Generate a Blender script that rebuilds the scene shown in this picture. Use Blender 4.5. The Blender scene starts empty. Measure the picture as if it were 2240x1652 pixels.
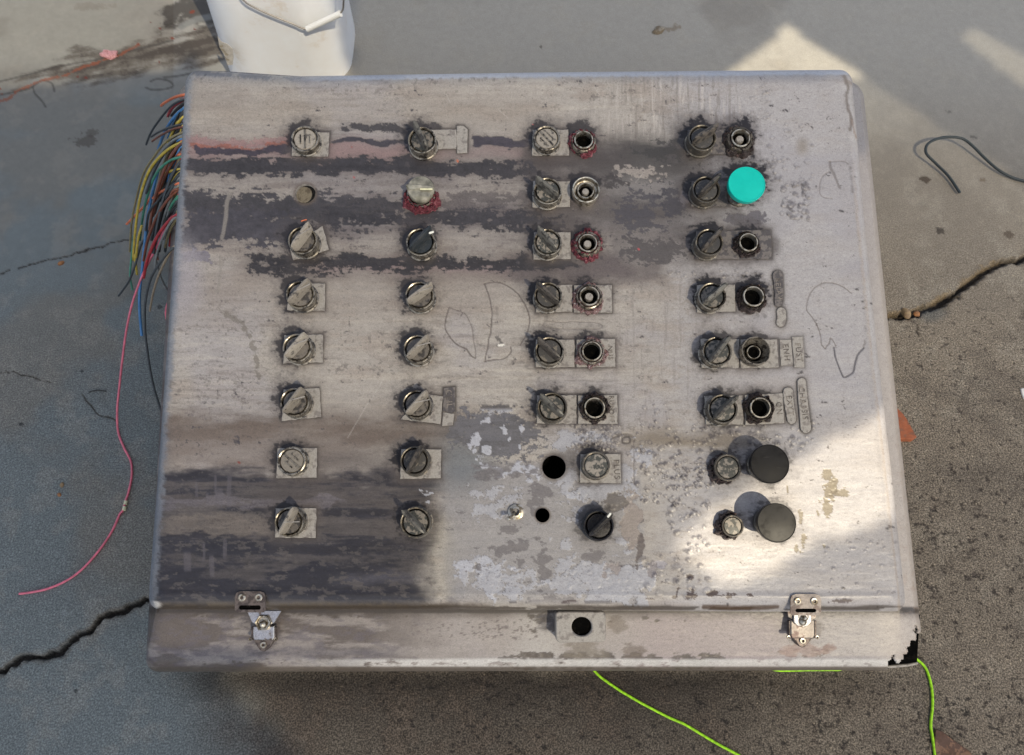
import bpy, bmesh, math, random
import numpy as np
from mathutils import Matrix, Vector, Euler
R = math.radians
sc = bpy.context.scene
col = sc.collection

# ------------------------------------------------------------------ camera frame
# layout units: the frame is 2240 x 1652 units wide/high; F is the focal length in those units
F, CU, CV = 1690.0, 1120.0, 826.0
def nrm(v): v = np.array(v, float); return v/np.linalg.norm(v)
NG = nrm((60, 774, 1690))                 # ground normal, camera axes
NP = nrm((0.0, 0.169, 0.9856))            # panel normal, camera axes
XP = nrm(np.array([1.0, 0, 0]) - NP*NP[0]); YP = np.cross(NP, XP)
H, D = 1.168, 1.0                         # camera height over ground, distance from panel plane
XG = nrm(XP - NG*np.dot(XP, NG)); YG = np.cross(NG, XG)
C2W = np.array([XG, YG, NG])              # camera axes -> world axes
CAM = np.array([0, 0, H])
PW = np.array([C2W@XP, C2W@YP, C2W@NP])   # rows: panel axes in world
FOOT = CAM - D*PW[2]                      # point of the panel plane nearest the camera
PM = Matrix(((PW[0][0], PW[1][0], PW[2][0], FOOT[0]), (PW[0][1], PW[1][1], PW[2][1], FOOT[1]),
             (PW[0][2], PW[1][2], PW[2][2], FOOT[2]), (0, 0, 0, 1)))
def ray(u, v):
    u = np.asarray(u, float); v = np.asarray(v, float)
    return np.stack([(u-CU)/F, -(v-CV)/F, -np.ones_like(u+v)], -1)
def G(u, v, z=0.0):                       # layout -> world point on the level z
    r = ray(u, v)@C2W.T
    t = (z-H)/r[..., 2]
    return CAM + r*t[..., None]
def L(u, v, h=0.0):                       # layout -> panel-local point at height h over the panel plane
    r = ray(u, v); rl = np.stack([r@XP, r@YP, r@NP], -1)
    t = (np.asarray(h)-D)/rl[..., 2]
    p = rl*t[..., None]; p[..., 2] += D
    return p
def l2w(p): return FOOT + np.asarray(p)@PW
def w2l(p): return (np.asarray(p)-FOOT)@PW.T
def w2px(p):                              # world -> layout
    c = (np.asarray(p)-CAM)@C2W
    return CU - F*c[..., 0]/c[..., 2], CV + F*c[..., 1]/c[..., 2]
def sc_at(u, v, h=0.0): return float(np.linalg.norm(L(u+.5, v, h)-L(u-.5, v, h)))

cam = bpy.data.cameras.new("camera"); co = bpy.data.objects.new("camera", cam); col.objects.link(co)
cam.sensor_width = 36; cam.lens = 36*F/2240; cam.clip_start = .02; cam.clip_end = 2000
rm = Matrix([list(r) for r in C2W]).to_4x4(); rm.translation = Vector(CAM)
co.matrix_world = rm
cam.dof.use_dof = True; cam.dof.focus_distance = 1.04; cam.dof.aperture_fstop = 9
sc.camera = co

# ------------------------------------------------------------------ light
SUNL = PW.T@nrm((0.36, -0.34, 0.88))      # towards the sun, world
w = bpy.data.worlds.new("World"); sc.world = w; w.use_nodes = True
nt = w.node_tree; bg = nt.nodes["Background"]
sky = nt.nodes.new("ShaderNodeTexSky"); sky.sky_type = 'NISHITA'; sky.sun_disc = False
sky.sun_elevation = math.asin(SUNL[2]); sky.sun_rotation = math.atan2(SUNL[0], SUNL[1])
sky.dust_density = 2.5; sky.air_density = 1.0
hs = nt.nodes.new("ShaderNodeHueSaturation"); hs.inputs['Saturation'].default_value = .56
nt.links.new(sky.outputs[0], hs.inputs['Color']); nt.links.new(hs.outputs[0], bg.inputs[0])
bg.inputs[1].default_value = .15
sd = bpy.data.lights.new("sun", 'SUN'); sd.energy = 4.5; sd.angle = R(.32); sd.color = (1, .88, .66)
so = bpy.data.objects.new("sun", sd); col.objects.link(so)
so.rotation_euler = Vector(SUNL).to_track_quat('Z', 'Y').to_euler(); so.location = (2, -2, 4)
sc.view_settings.view_transform = 'Standard'; sc.view_settings.look = 'None'
sc.view_settings.exposure = 0.56; sc.view_settings.gamma = 1

# ------------------------------------------------------------------ noise + painting tools
_tab = {}
def vn(x, y, seed):
    if seed not in _tab: _tab[seed] = np.random.RandomState(seed).rand(256, 256).astype(np.float32)
    T = _tab[seed]
    ix = np.floor(x).astype(np.int64); iy = np.floor(y).astype(np.int64)
    fx = x-ix; fy = y-iy; fx = fx*fx*(3-2*fx); fy = fy*fy*(3-2*fy)
    a = T[ix & 255, iy & 255]; b = T[(ix+1) & 255, iy & 255]; c = T[ix & 255, (iy+1) & 255]; d = T[(ix+1) & 255, (iy+1) & 255]
    return (a*(1-fx)+b*fx)*(1-fy)+(c*(1-fx)+d*fx)*fy
def fbm(U, V, sx, sy, o=5, seed=1, gain=.55):
    s = 0; n = 0; a = 1
    for k in range(o):
        s = s + a*vn(U/sx*2**k+17.3*k, V/sy*2**k+5.1*k, seed+k); n += a; a *= gain
    return np.clip((s/n-.5)*1.7+.5, 0, 1)
def ss(a, b, x): t = np.clip((x-a)/(b-a), 0, 1); return t*t*(3-2*t)
def lin(c): c = np.array(c, float)/255; return np.where(c < .04045, c/12.92, ((c+.055)/1.055)**2.4)
def mix(C, c, m):
    m = np.clip(m, 0, 1)[..., None]; return C*(1-m)+lin(c)*m
def polyd(U, V, pts, pad=60):             # distance to a polyline (inf outside its padded box)
    p = np.array(pts, float); out = np.full(U.shape, 1e3)
    m = (U > p[:, 0].min()-pad) & (U < p[:, 0].max()+pad) & (V > p[:, 1].min()-pad) & (V < p[:, 1].max()+pad)
    u = U[m]; v = V[m]; d = np.full(u.shape, 1e3)
    for a, b in zip(p[:-1], p[1:]):
        ab = b-a; t = np.clip(((u-a[0])*ab[0]+(v-a[1])*ab[1])/(ab@ab+1e-9), 0, 1)
        d = np.minimum(d, np.hypot(u-a[0]-t*ab[0], v-a[1]-t*ab[1]))
    out[m] = d; return out
def inpoly(U, V, pts):
    r = np.zeros(U.shape, bool); n = len(pts); j = n-1
    for i in range(n):
        xi, yi = pts[i]; xj, yj = pts[j]
        if yi != yj: r ^= ((yi > V) != (yj > V)) & (U < (xj-xi)*(V-yi)/(yj-yi)+xi)
        j = i
    return r
def sblob(U, V, x, y, rx, ry, soft=.35):  # 1 inside, falls past the rim
    return 1-ss(1-soft, 1+soft, np.hypot((U-x)/rx, (V-y)/ry))
def zp(off, s, pts): return [(off[0]+x/s, off[1]+y/s) for x, y in pts]

# ------------------------------------------------------------------ object tools
def tag(o, label=None, cat=None, group=None, kind=None):
    if label: o['label'] = label
    if cat: o['category'] = cat
    if group: o['group'] = group
    if kind: o['kind'] = kind
    return o
def mesh_obj(name, verts, faces, mat, parent=None, smooth=True, colors=None, sharp=None):
    me = bpy.data.meshes.new(name)
    if isinstance(faces, np.ndarray):
        v = np.asarray(verts, np.float32); n = len(v); me.vertices.add(n); me.vertices.foreach_set('co', v.ravel())
        k = faces.shape[1]; me.loops.add(faces.size); me.loops.foreach_set('vertex_index', faces.astype(np.int32).ravel())
        me.polygons.add(len(faces)); me.polygons.foreach_set('loop_start', np.arange(0, faces.size, k, dtype=np.int32))
        me.update(calc_edges=True)
    else:
        me.from_pydata([tuple(map(float, q)) for q in verts], [], faces); me.update()
    if colors is not None:
        at = me.color_attributes.new('Col', 'FLOAT_COLOR', 'POINT')
        c = np.ones((len(me.vertices), 4), np.float32); c[:, :colors.shape[1]] = colors
        at.data.foreach_set('color', c.ravel())
    if smooth:
        me.polygons.foreach_set('use_smooth', np.ones(len(me.polygons), bool))
        if sharp: me.set_sharp_from_angle(angle=R(sharp))
    me.materials.append(mat)
    o = bpy.data.objects.new(name, me); col.objects.link(o)
    if parent: o.parent = parent
    return o
def bm_obj(name, bm, mat, parent=None, sharp=35):
    bmesh.ops.recalc_face_normals(bm, faces=bm.faces)
    me = bpy.data.meshes.new(name); bm.to_mesh(me); bm.free()
    me.polygons.foreach_set('use_smooth', np.ones(len(me.polygons), bool)); me.set_sharp_from_angle(angle=R(sharp))
    me.materials.append(mat)
    o = bpy.data.objects.new(name, me); col.objects.link(o)
    if parent: o.parent = parent
    return o
def lathe(bm, prof, seg=40, wob=0, seed=0, cx=0, cy=0):
    rnd = np.random.RandomState(seed); ph = rnd.rand(6)*7
    rings = []
    for i, (r, z) in enumerate(prof):
        ring = []
        for k in range(seg):
            a = 2*math.pi*k/seg
            q = 1+wob*(math.sin(3*a+ph[0])+.7*math.sin(7*a+ph[1]+i*.5)+.5*math.sin(13*a+ph[2]))
            ring.append(bm.verts.new((cx+r*q*math.cos(a), cy+r*q*math.sin(a), z)))
        rings.append(ring)
    for a, b in zip(rings[:-1], rings[1:]):
        for k in range(seg): bm.faces.new((a[k], a[(k+1) % seg], b[(k+1) % seg], b[k]))
    if prof[0][0] > 1e-6 and prof[0][0] < 1: pass
    return rings
def cap(bm, ring): bm.faces.new(ring)
def prism(bm, pts, z0, z1, bev=0.0):
    b = [bm.verts.new((x, y, z0)) for x, y in pts]; n = len(pts)
    if bev:
        c = np.mean(pts, 0); m = [bm.verts.new((x, y, z1-bev)) for x, y in pts]
        q = []
        for i in range(n):
            p0, p1, p2 = np.array(pts[i-1]), np.array(pts[i]), np.array(pts[(i+1) % n])
            d = nrm(nrm(p0-p1)+nrm(p2-p1)+1e-9); s = 1 if np.dot(d, c-p1) > 0 else -1
            q.append(p1+d*bev*s)
        t = [bm.verts.new((x, y, z1)) for x, y in q]
        L_ = [b, m, t]
    else:
        t = [bm.verts.new((x, y, z1)) for x, y in pts]; L_ = [b, t]
    for A, B in zip(L_[:-1], L_[1:]):
        for i in range(n): bm.faces.new((A[i], A[(i+1) % n], B[(i+1) % n], B[i]))
    bm.faces.new(t); bm.faces.new(b[::-1])
def catmull(pts, n=8):
    p = [np.array(q, float) for q in pts]; p = [2*p[0]-p[1]]+p+[2*p[-1]-p[-2]]; out = []
    for i in range(1, len(p)-2):
        for k in range(n):
            t = k/n; a, b, c, d = p[i-1], p[i], p[i+1], p[i+2]
            out.append(.5*((2*b)+(c-a)*t+(2*a-5*b+4*c-d)*t*t+(3*b-3*c+d-a)*t**3))
    out.append(p[-2]); return out
def tube(name, pts, rad, mat, parent=None, seg=8, n=8):
    P = catmull(pts, n); bm = bmesh.new(); rings = []; up = np.array([0.3, .2, .93])
    for i, q in enumerate(P):
        t = nrm(P[min(i+1, len(P)-1)]-P[max(i-1, 0)]+1e-12); a = nrm(np.cross(t, up)); b = np.cross(t, a)
        r = rad(i/(len(P)-1)) if callable(rad) else rad
        rings.append([bm.verts.new(q+a*r*math.cos(2*math.pi*k/seg)+b*r*math.sin(2*math.pi*k/seg)) for k in range(seg)])
    for A, B in zip(rings[:-1], rings[1:]):
        for k in range(seg): bm.faces.new((A[k], A[(k+1) % seg], B[(k+1) % seg], B[k]))
    bm.faces.new(rings[0]); bm.faces.new(rings[-1])
    return bm_obj(name, bm, mat, parent, 60)

# ------------------------------------------------------------------ materials
def newmat(name):
    m = bpy.data.materials.new(name); m.use_nodes = True
    return m, m.node_tree, m.node_tree.nodes['Principled BSDF']
def N(t, kind, **kw):
    n = t.nodes.new(kind)
    for k, v in kw.items():
        if k in n.inputs: n.inputs[k].default_value = v
        else: setattr(n, k, v)
    return n
def ramp(t, fac, stops):
    r = t.nodes.new('ShaderNodeValToRGB'); e = r.color_ramp.elements
    while len(e) < len(stops): e.new(.5)
    for i, (p, c) in enumerate(stops): e[i].position = p; e[i].color = tuple(c)+(1,) if len(c) == 3 else c
    t.links.new(fac, r.inputs[0]); return r
def mrgb(t, fac, a, b, blend='MIX'):
    m = t.nodes.new('ShaderNodeMix'); m.data_type = 'RGBA'; m.blend_type = blend
    for s, v in ((0, fac), (6, a), (7, b)):
        if isinstance(v, bpy.types.NodeSocket): t.links.new(v, m.inputs[s])
        elif s == 0: m.inputs[0].default_value = v
        else: m.inputs[s].default_value = tuple(v)+(1,) if len(v) == 3 else v
    return m.outputs[2]
def coords(t, jitter=True):  # pattern shifted by where the part sits, so repeats wear differently
    tc = t.nodes.new('ShaderNodeTexCoord')
    if not jitter: return tc.outputs['Object']
    oi = t.nodes.new('ShaderNodeObjectInfo'); a = t.nodes.new('ShaderNodeVectorMath'); a.operation = 'MULTIPLY_ADD'
    t.links.new(oi.outputs['Location'], a.inputs[0]); a.inputs[1].default_value = (7, 7, 7); t.links.new(tc.outputs['Object'], a.inputs[2])
    return a.outputs[0]
def bump(t, p, h, strength=.3, dist=.001):
    b = N(t, 'ShaderNodeBump', Strength=strength, Distance=dist); t.links.new(h, b.inputs['Height']); t.links.new(b.outputs[0], p.inputs['Normal'])

def mat_sheet():                      # painted fibreglass: colours per vertex, fine grain in nodes
    m, t, p = newmat('painted_fibreglass')
    at = N(t, 'ShaderNodeAttribute', attribute_name='Col'); c = coords(t, False)
    n1 = N(t, 'ShaderNodeTexNoise', Scale=900., Detail=3.); n2 = N(t, 'ShaderNodeTexNoise', Scale=330., Detail=5., Roughness=.6)
    mp = t.nodes.new('ShaderNodeMapping'); mp.inputs['Scale'].default_value = (.7, 1, 1); t.links.new(c, mp.inputs[0])
    t.links.new(mp.outputs[0], n1.inputs[0]); t.links.new(mp.outputs[0], n2.inputs[0])
    g = ramp(t, n1.outputs[0], [(.3, (.8, .8, .8)), (.7, (1.12, 1.12, 1.12))])
    g2 = ramp(t, n2.outputs[0], [(.30, (.78, .77, .76)), (.42, (.98, .98, .98)), (.75, (1.06, 1.06, 1.05))])
    x = mrgb(t, 1., at.outputs[0], g.outputs[0], 'MULTIPLY'); x = mrgb(t, 1., x, g2.outputs[0], 'MULTIPLY')
    t.links.new(x, p.inputs['Base Color'])
    r = ramp(t, n2.outputs[0], [(.3, (.48,)*3), (.7, (.30,)*3)]); t.links.new(r.outputs[0], p.inputs['Roughness'])
    bump(t, p, n2.outputs[0], .16, .0006); p.inputs['Specular IOR Level'].default_value = .45
    return m
M = {}
M['sheet'] = mat_sheet()
def mat_worn(name, top, under, amt, rough=.42, metal=0., scale=150., dirt=(.05, .045, .045)):
    m, t, p = newmat(name); c = coords(t)
    n = N(t, 'ShaderNodeTexNoise', Scale=scale, Detail=5., Roughness=.6); t.links.new(c, n.inputs[0])
    nf = N(t, 'ShaderNodeTexNoise', Scale=scale*4, Detail=3.); t.links.new(c, nf.inputs[0])
    a = .5+(.5-amt)*.45
    f = ramp(t, n.outputs[0], [(a-.03, (0,)*3), (a+.02, (1,)*3)])
    x = mrgb(t, f.outputs[0], top, under)
    if 'knob' in name or 'grip' in name or 'dial' in name or 'bezel' in name:
        oi = t.nodes.new('ShaderNodeObjectInfo'); rr_ = ramp(t, oi.outputs['Random'], [(0, (.72, .71, .70)), (1, (1.1, 1.1, 1.1))]); x = mrgb(t, 1., x, rr_.outputs[0], 'MULTIPLY')
    g = ramp(t, nf.outputs[0], [(.3, (.72,)*3), (.7, (1.12,)*3)]); x = mrgb(t, .8, x, g.outputs[0], 'MULTIPLY')
    n3 = N(t, 'ShaderNodeTexNoise', Scale=scale*.6, Detail=7., Roughness=.7); t.links.new(c, n3.inputs[0])
    f3 = ramp(t, n3.outputs[0], [(.60, (0,)*3), (.70, (.75,)*3)]); x = mrgb(t, f3.outputs[0], x, dirt)
    t.links.new(x, p.inputs['Base Color']); p.inputs['Metallic'].default_value = metal
    rr = ramp(t, n3.outputs[0], [(.35, (rough*.75,)*3), (.65, (min(1, rough*1.5),)*3)]); t.links.new(rr.outputs[0], p.inputs['Roughness'])
    bump(t, p, n.outputs[0], .35, .0006)
    return m
greyp = tuple(lin((166, 156, 144))); dark = tuple(lin((70, 68, 70)))
M['plate'] = mat_worn('painted_plate', tuple(lin((156, 151, 145))), tuple(lin((126, 120, 116))), .35)
M['plate_dark'] = mat_worn('sooted_plate', tuple(lin((112, 106, 103))), tuple(lin((78, 74, 76))), .5)
M['knob'] = mat_worn('painted_knob', tuple(lin((152, 145, 135))), tuple(lin((88, 84, 80))), .25, .34)
M['knob_dial'] = mat_worn('grimy_dial', tuple(lin((112, 106, 99))), tuple(lin((62, 59, 58))), .42, .32)
M['bar_grey'] = mat_worn('grey_grip', tuple(lin((112, 110, 104))), tuple(lin((64, 62, 60))), .4, .32)
M['bar_dark'] = mat_worn('dark_grip', tuple(lin((92, 86, 80))), tuple(lin((50, 48, 48))), .45, .32)
M['knob_half'] = mat_worn('flaking_knob', tuple(lin((140, 133, 124))), tuple(lin((62, 64, 62))), .52, .38, scale=170)
M['knob_dark'] = mat_worn('sooted_knob', tuple(lin((70, 68, 66))), tuple(lin((120, 113, 102))), .3, .36)
M['bezel'] = mat_worn('worn_bezel', tuple(lin((146, 139, 128))), tuple(lin((70, 66, 62))), .42, .25, .6)
M['bezel_dark'] = mat_worn('dark_bezel', tuple(lin((92, 87, 80))), tuple(lin((140, 130, 114))), .3, .32, .4)
M['chrome'] = mat_worn('tarnished_chrome', tuple(lin((196, 190, 178))), tuple(lin((128, 118, 102))), .4, .34, .85, dirt=(.06, .05, .04))
M['steel'] = mat_worn('weathered_steel', tuple(lin((196, 194, 196))), tuple(lin((136, 122, 112))), .2, .24, .9, scale=90, dirt=(.07, .05, .04))
M['steel_dark'] = mat_worn('dark_steel', tuple(lin((112, 102, 98))), tuple(lin((80, 72, 70))), .45, .4, .6, scale=120)
M['black'] = mat_worn('black_plastic', (.012, .011, .013), (.022, .018, .018), .3, .3, dirt=(.05, .048, .045))
M['navy'] = mat_worn('dark_blue_plastic', (.02, .027, .034), (.035, .04, .045), .4, .36, dirt=(.07, .065, .06))
M['void'] = mat_worn('black_interior', (.004, .004, .004), (.008, .007, .006), .3, .8)
M['void'].node_tree.nodes['Principled BSDF'].inputs['Specular IOR Level'].default_value = .0
M['white'] = mat_worn('white_mark', (.82, .82, .74), (.6, .6, .52), .15, .4, dirt=(.5, .48, .42))
M['cream'] = mat_worn('yellowed_mark', (.80, .78, .52), (.6, .55, .35), .1, .4, dirt=(.5, .48, .3))
def mat_simple(name, c, rough=.45, spec=.5, var=.25, scale=60., metal=0.):
    m, t, p = newmat(name); k = coords(t)
    n = N(t, 'ShaderNodeTexNoise', Scale=scale, Detail=5.); t.links.new(k, n.inputs[0])
    g = ramp(t, n.outputs[0], [(.3, (1-var,)*3), (.7, (1+var*.4,)*3)])
    t.links.new(mrgb(t, 1., c, g.outputs[0], 'MULTIPLY'), p.inputs['Base Color'])
    p.inputs['Roughness'].default_value = rough; p.inputs['Specular IOR Level'].default_value = spec; p.inputs['Metallic'].default_value = metal
    bump(t, p, n.outputs[0], .15, .0005)
    return m
def mat_cap(name, c, sc_c, rough, lo=.7, hi=1.35):
    m, t, p = newmat(name); k = coords(t); n = N(t, 'ShaderNodeTexNoise', Scale=35., Detail=6., Roughness=.7); t.links.new(k, n.inputs[0])
    mp = t.nodes.new('ShaderNodeMapping'); mp.inputs['Scale'].default_value = (.12, 1, 1); mp.inputs['Rotation'].default_value = (0, 0, .8); t.links.new(k, mp.inputs[0])
    n2 = N(t, 'ShaderNodeTexNoise', Scale=420., Detail=3.); t.links.new(mp.outputs[0], n2.inputs[0]); f = ramp(t, n2.outputs[0], [(.66, (0,)*3), (.74, (.5,)*3)])
    g = ramp(t, n.outputs[0], [(.35, (lo,)*3), (.65, (hi,)*3)]); x = mrgb(t, 1., c, g.outputs[0], 'MULTIPLY'); t.links.new(mrgb(t, f.outputs[0], x, sc_c), p.inputs['Base Color'])
    r = ramp(t, n.outputs[0], [(.35, (rough*.7,)*3), (.65, (rough*1.5,)*3)]); t.links.new(r.outputs[0], p.inputs['Roughness']); p.inputs['Specular IOR Level'].default_value = .3; return m
M['cap_black'] = mat_cap('satin_black_cap', (.004, .0035, .004), (.035, .032, .03), .4)
M['green'] = mat_cap('teal_plastic', (.0, .50, .42), (.06, .46, .39), .36, .92, 1.06)

def mat_goo(name, a, b, c3):
    m, t, p = newmat(name); k = coords(t)
    n = N(t, 'ShaderNodeTexNoise', Scale=210., Detail=6., Roughness=.7, Distortion=.6); t.links.new(k, n.inputs[0])
    r = ramp(t, n.outputs[0], [(.36, a), (.47, b), (.56, b), (.66, c3)]); t.links.new(r.outputs[0], p.inputs['Base Color'])
    p.inputs['Roughness'].default_value = .4; bump(t, p, n.outputs[0], .8, .003); return m
M['goo_red'] = mat_goo('red_sealant', (.015, .008, .010), (.17, .035, .05), (.50, .22, .25))
M['goo_dark'] = mat_goo('burnt_sealant', (.010, .009, .010), (.035, .024, .024), (.20, .13, .12))
M['goo_pale'] = mat_goo('pale_sealant', (.03, .02, .025), (.22, .13, .13), (.60, .57, .60))
def mat_concrete():
    m, t, p = newmat('concrete')
    at = N(t, 'ShaderNodeAttribute', attribute_name='Col'); c = coords(t, False)
    fine = N(t, 'ShaderNodeTexNoise', Scale=430., Detail=4., Roughness=.7); t.links.new(c, fine.inputs[0])
    v = N(t, 'ShaderNodeTexVoronoi', Scale=190.); t.links.new(c, v.inputs[0])
    v2 = N(t, 'ShaderNodeTexVoronoi', Scale=95., Randomness=1.); t.links.new(c, v2.inputs[0])
    # alpha of the attribute = how bare the aggregate is
    gm = ramp(t, v.outputs['Distance'], [(.0, (1,)*3), (.34, (0,)*3)])
    sel = ramp(t, v.outputs['Color'], [(.52, (0,)*3), (.80, (1,)*3)])
    sp = t.nodes.new('ShaderNodeMath'); sp.operation = 'MULTIPLY'; t.links.new(gm.outputs[0], sp.inputs[0]); t.links.new(sel.outputs[0], sp.inputs[1])
    sp2 = t.nodes.new('ShaderNodeMath'); sp2.operation = 'MULTIPLY'; t.links.new(sp.outputs[0], sp2.inputs[0]); t.links.new(at.outputs['Alpha'], sp2.inputs[1])
    g = ramp(t, fine.outputs[0], [(.36, (.25,)*3), (.49, (.85,)*3), (.63, (2.0,)*3)])
    x = mrgb(t, at.outputs['Alpha'], at.outputs[0], mrgb(t, 1., at.outputs[0], g.outputs[0], 'MULTIPLY'))
    x = mrgb(t, sp2.outputs[0], x, mrgb(t, 1., x, (2.0, 1.95, 1.8), 'MULTIPLY'))
    g2 = ramp(t, v2.outputs['Distance'], [(.06, (.45,)*3), (.22, (1,)*3)])
    sel2 = ramp(t, v2.outputs['Color'], [(.68, (0,)*3), (.74, (1,)*3)])
    s3 = t.nodes.new('ShaderNodeMath'); s3.operation = 'MULTIPLY'; t.links.new(sel2.outputs[0], s3.inputs[0]); t.links.new(at.outputs['Alpha'], s3.inputs[1])
    x = mrgb(t, s3.outputs[0], x, mrgb(t, 1., x, g2.outputs[0], 'MULTIPLY'))
    t.links.new(x, p.inputs['Base Color']); p.inputs['Roughness'].default_value = .82; p.inputs['Specular IOR Level'].default_value = .3
    bump(t, p, fine.outputs[0], .5, .0012)
    return m
M['concrete'] = mat_concrete()

# ------------------------------------------------------------------ lid outline in layout units
def lid_l(v): return np.interp(v, [150, 205, 330, 700, 1080, 1280, 1335], [408, 404, 397, 370, 342.5, 327, 325])
def lid_r(v): return np.interp(v, [150, 230, 480, 760, 930, 1100, 1300, 1340], [1862, 1869, 1890, 1918, 1938, 1957, 1979, 1981])
def lid_t(u): return np.interp(u, [405, 470, 560, 640, 716, 900, 1200, 1600, 1870], [155, 156, 162, 167, 166, 163, 158.5, 155, 153])
def lid_b(u): return np.interp(u, [320, 560, 1000, 1400, 1700, 1985], [1333, 1335, 1333, 1336, 1338, 1337.5])
RC = 26.0
def lid_sd(U, V):                        # distance inside the rounded outline
    dl = U-lid_l(V); dr = lid_r(V)-U; dt = V-lid_t(U); db = lid_b(U)-V
    dx = np.minimum(dl, dr); dy = np.minimum(dt, db)
    c = (dx < RC) & (dy < RC)
    return np.where(c, RC-np.hypot(RC-dx, RC-dy), np.minimum(dx, dy)), dl, dr, dt, db

HOLES = [(668, 424, 22), (1212, 1022, 26), (1187, 1127.5, 15.5)]
SEL = [  # u, v, bezel radius, handle angle (deg, ccw from right; pointer end), finish, bezel finish, label
 (662, 526, 32, 57, 'knob', 'bezel'), (657, 645, 32, 50, 'knob', 'bezel'), (650, 761, 32, 51, 'knob', 'bezel'), (644.5, 880, 32, 54, 'knob', 'bezel'), (632, 1142, 32, 63, 'knob', 'bezel'),
 (923.5, 307, 31, 116, 'knob_half', 'bezel'), (920, 530, 32, 47, 'navy', 'bezel'), (918, 647, 32, 37, 'knob', 'bezel'), (914, 764, 32, 46, 'knob', 'bezel'), (912, 885, 32, 48, 'knob', 'bezel'), (907, 1008, 32, 62, 'knob_dark', 'bezel_dark'), (909, 1143, 34, 135, 'knob_half', 'bezel_dark'),
 (1198, 418, 31, 140, 'knob_half', 'bezel'), (1198, 530, 31, 130, 'knob_half', 'bezel'), (1199, 647, 31, 138, 'knob_dark', 'bezel'), (1202, 768, 32, 137, 'knob_dark', 'bezel'), (1208, 891, 33, 137, 'knob_half', 'bezel_dark'), (1310, 1150, 33, 44, 'black', 'black'),
 (1536, 302, 31, 32, 'knob_dark', 'bezel_dark'), (1545, 415, 31, 44, 'knob_dark', 'bezel_dark'), (1552, 530, 31, 47, 'knob_dark', 'bezel_dark'), (1558, 648, 31, 39, 'knob_half', 'bezel'), (1568.5, 769, 33, 52, 'knob_half', 'bezel'), (1581, 895, 33, 44, 'knob_half', 'bezel')]
SOCK = [  # u, v, ring radius, outer radius, goo, pin
 (1277, 305, 19, 30, 'goo_red', 0), (1281.5, 416, 17, 30, None, 1), (1286, 531, 19, 32, 'goo_red', 1), (1289.5, 647, 20, 32, 'goo_pale', 1), (1295, 768, 20, 31, 'goo_pale', 0), (1301, 892, 21, 31, 'goo_dark', 0),
 (1621, 301, 19, 33, 'goo_dark', 1), (1638, 529.5, 19, 27, 'goo_dark', 0), (1649, 648, 21, 30, 'goo_dark', 0), (1653, 768, 14, 32, None, 0), (1664, 892, 21, 31, 'goo_dark', 0)]
BTN = [(667, 304, 31), (638, 1008.5, 32), (1196, 302.5, 30), (1304, 1018, 31), (1592, 1023, 30), (1603, 1151, 24)]
MUSH = [(1634, 402.6, 41, 'green'), (1684.5, 1015, 43, 'cap_black'), (1699.5, 1144, 43, 'cap_black')]
PLATES = [  # quads, finish
 ([(640, 290), (720, 289), (717, 342), (638, 340)], 0), ([(700, 497), (705, 494), (719, 546), (641, 569), (634, 545)], 0), ([(632, 621), (711, 620), (710, 680), (628, 678)], 0),
 ([(622, 733), (706, 732), (706, 793), (619, 795)], 0), ([(620, 852), (698, 849), (702, 912), (616, 921)], 0), ([(607, 981), (693, 980), (692, 1045), (604, 1046)], 0), ([(603, 1112), (691, 1111), (690, 1177), (601, 1176)], 0),
 ([(935, 284), (998, 283), (998, 325), (932, 326)], 0), ([(924, 860), (969, 867), (963, 928), (877, 917)], 0), ([(878, 983), (965, 983), (964, 1046), (875, 1048)], 0),
 ([(1165, 284), (1243, 283), (1245, 339.5), (1164, 340.5)], 0), ([(1166, 396), (1247, 396), (1247, 452), (1165, 453)], 0), ([(1168, 508), (1248, 508), (1248.6, 566), (1167, 567)], 0),
 ([(1172, 624), (1251.5, 623), (1251.5, 682), (1172, 683)], 0), ([(1255.5, 624), (1338.5, 623.5), (1338.8, 683.5), (1255.5, 683)], 0),
 ([(1172.5, 743), (1256.5, 743), (1257, 803), (1172, 803)], 0), ([(1261, 743), (1345, 741), (1346, 802.5), (1261, 803)], 0),
 ([(1175, 865), (1261, 864.5), (1261, 927), (1174, 926)], 0), ([(1264.5, 865), (1350.5, 864), (1351.5, 927), (1264.5, 927)], 0), ([(1270, 994), (1357.5, 992.5), (1358.5, 1057), (1268, 1056)], 0),
 ([(1505, 284), (1588, 283), (1590, 336), (1504, 338)], 1), ([(1513, 396), (1592, 396), (1594, 450), (1512, 451)], 1), ([(1523, 505), (1686, 503), (1688, 566), (1521, 566)], 1),
 ([(1525, 624), (1608, 622), (1609, 681), (1525, 683)], 0), ([(1533, 741), (1617, 742), (1617, 804), (1535, 804)], 0), ([(1620, 743), (1700, 742), (1703.5, 803), (1620, 805)], 0),
 ([(1541, 866), (1625, 865), (1626, 929), (1544, 928)], 0), ([(1629, 864), (1712, 860), (1716, 925), (1630, 930)], 0)]

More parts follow.
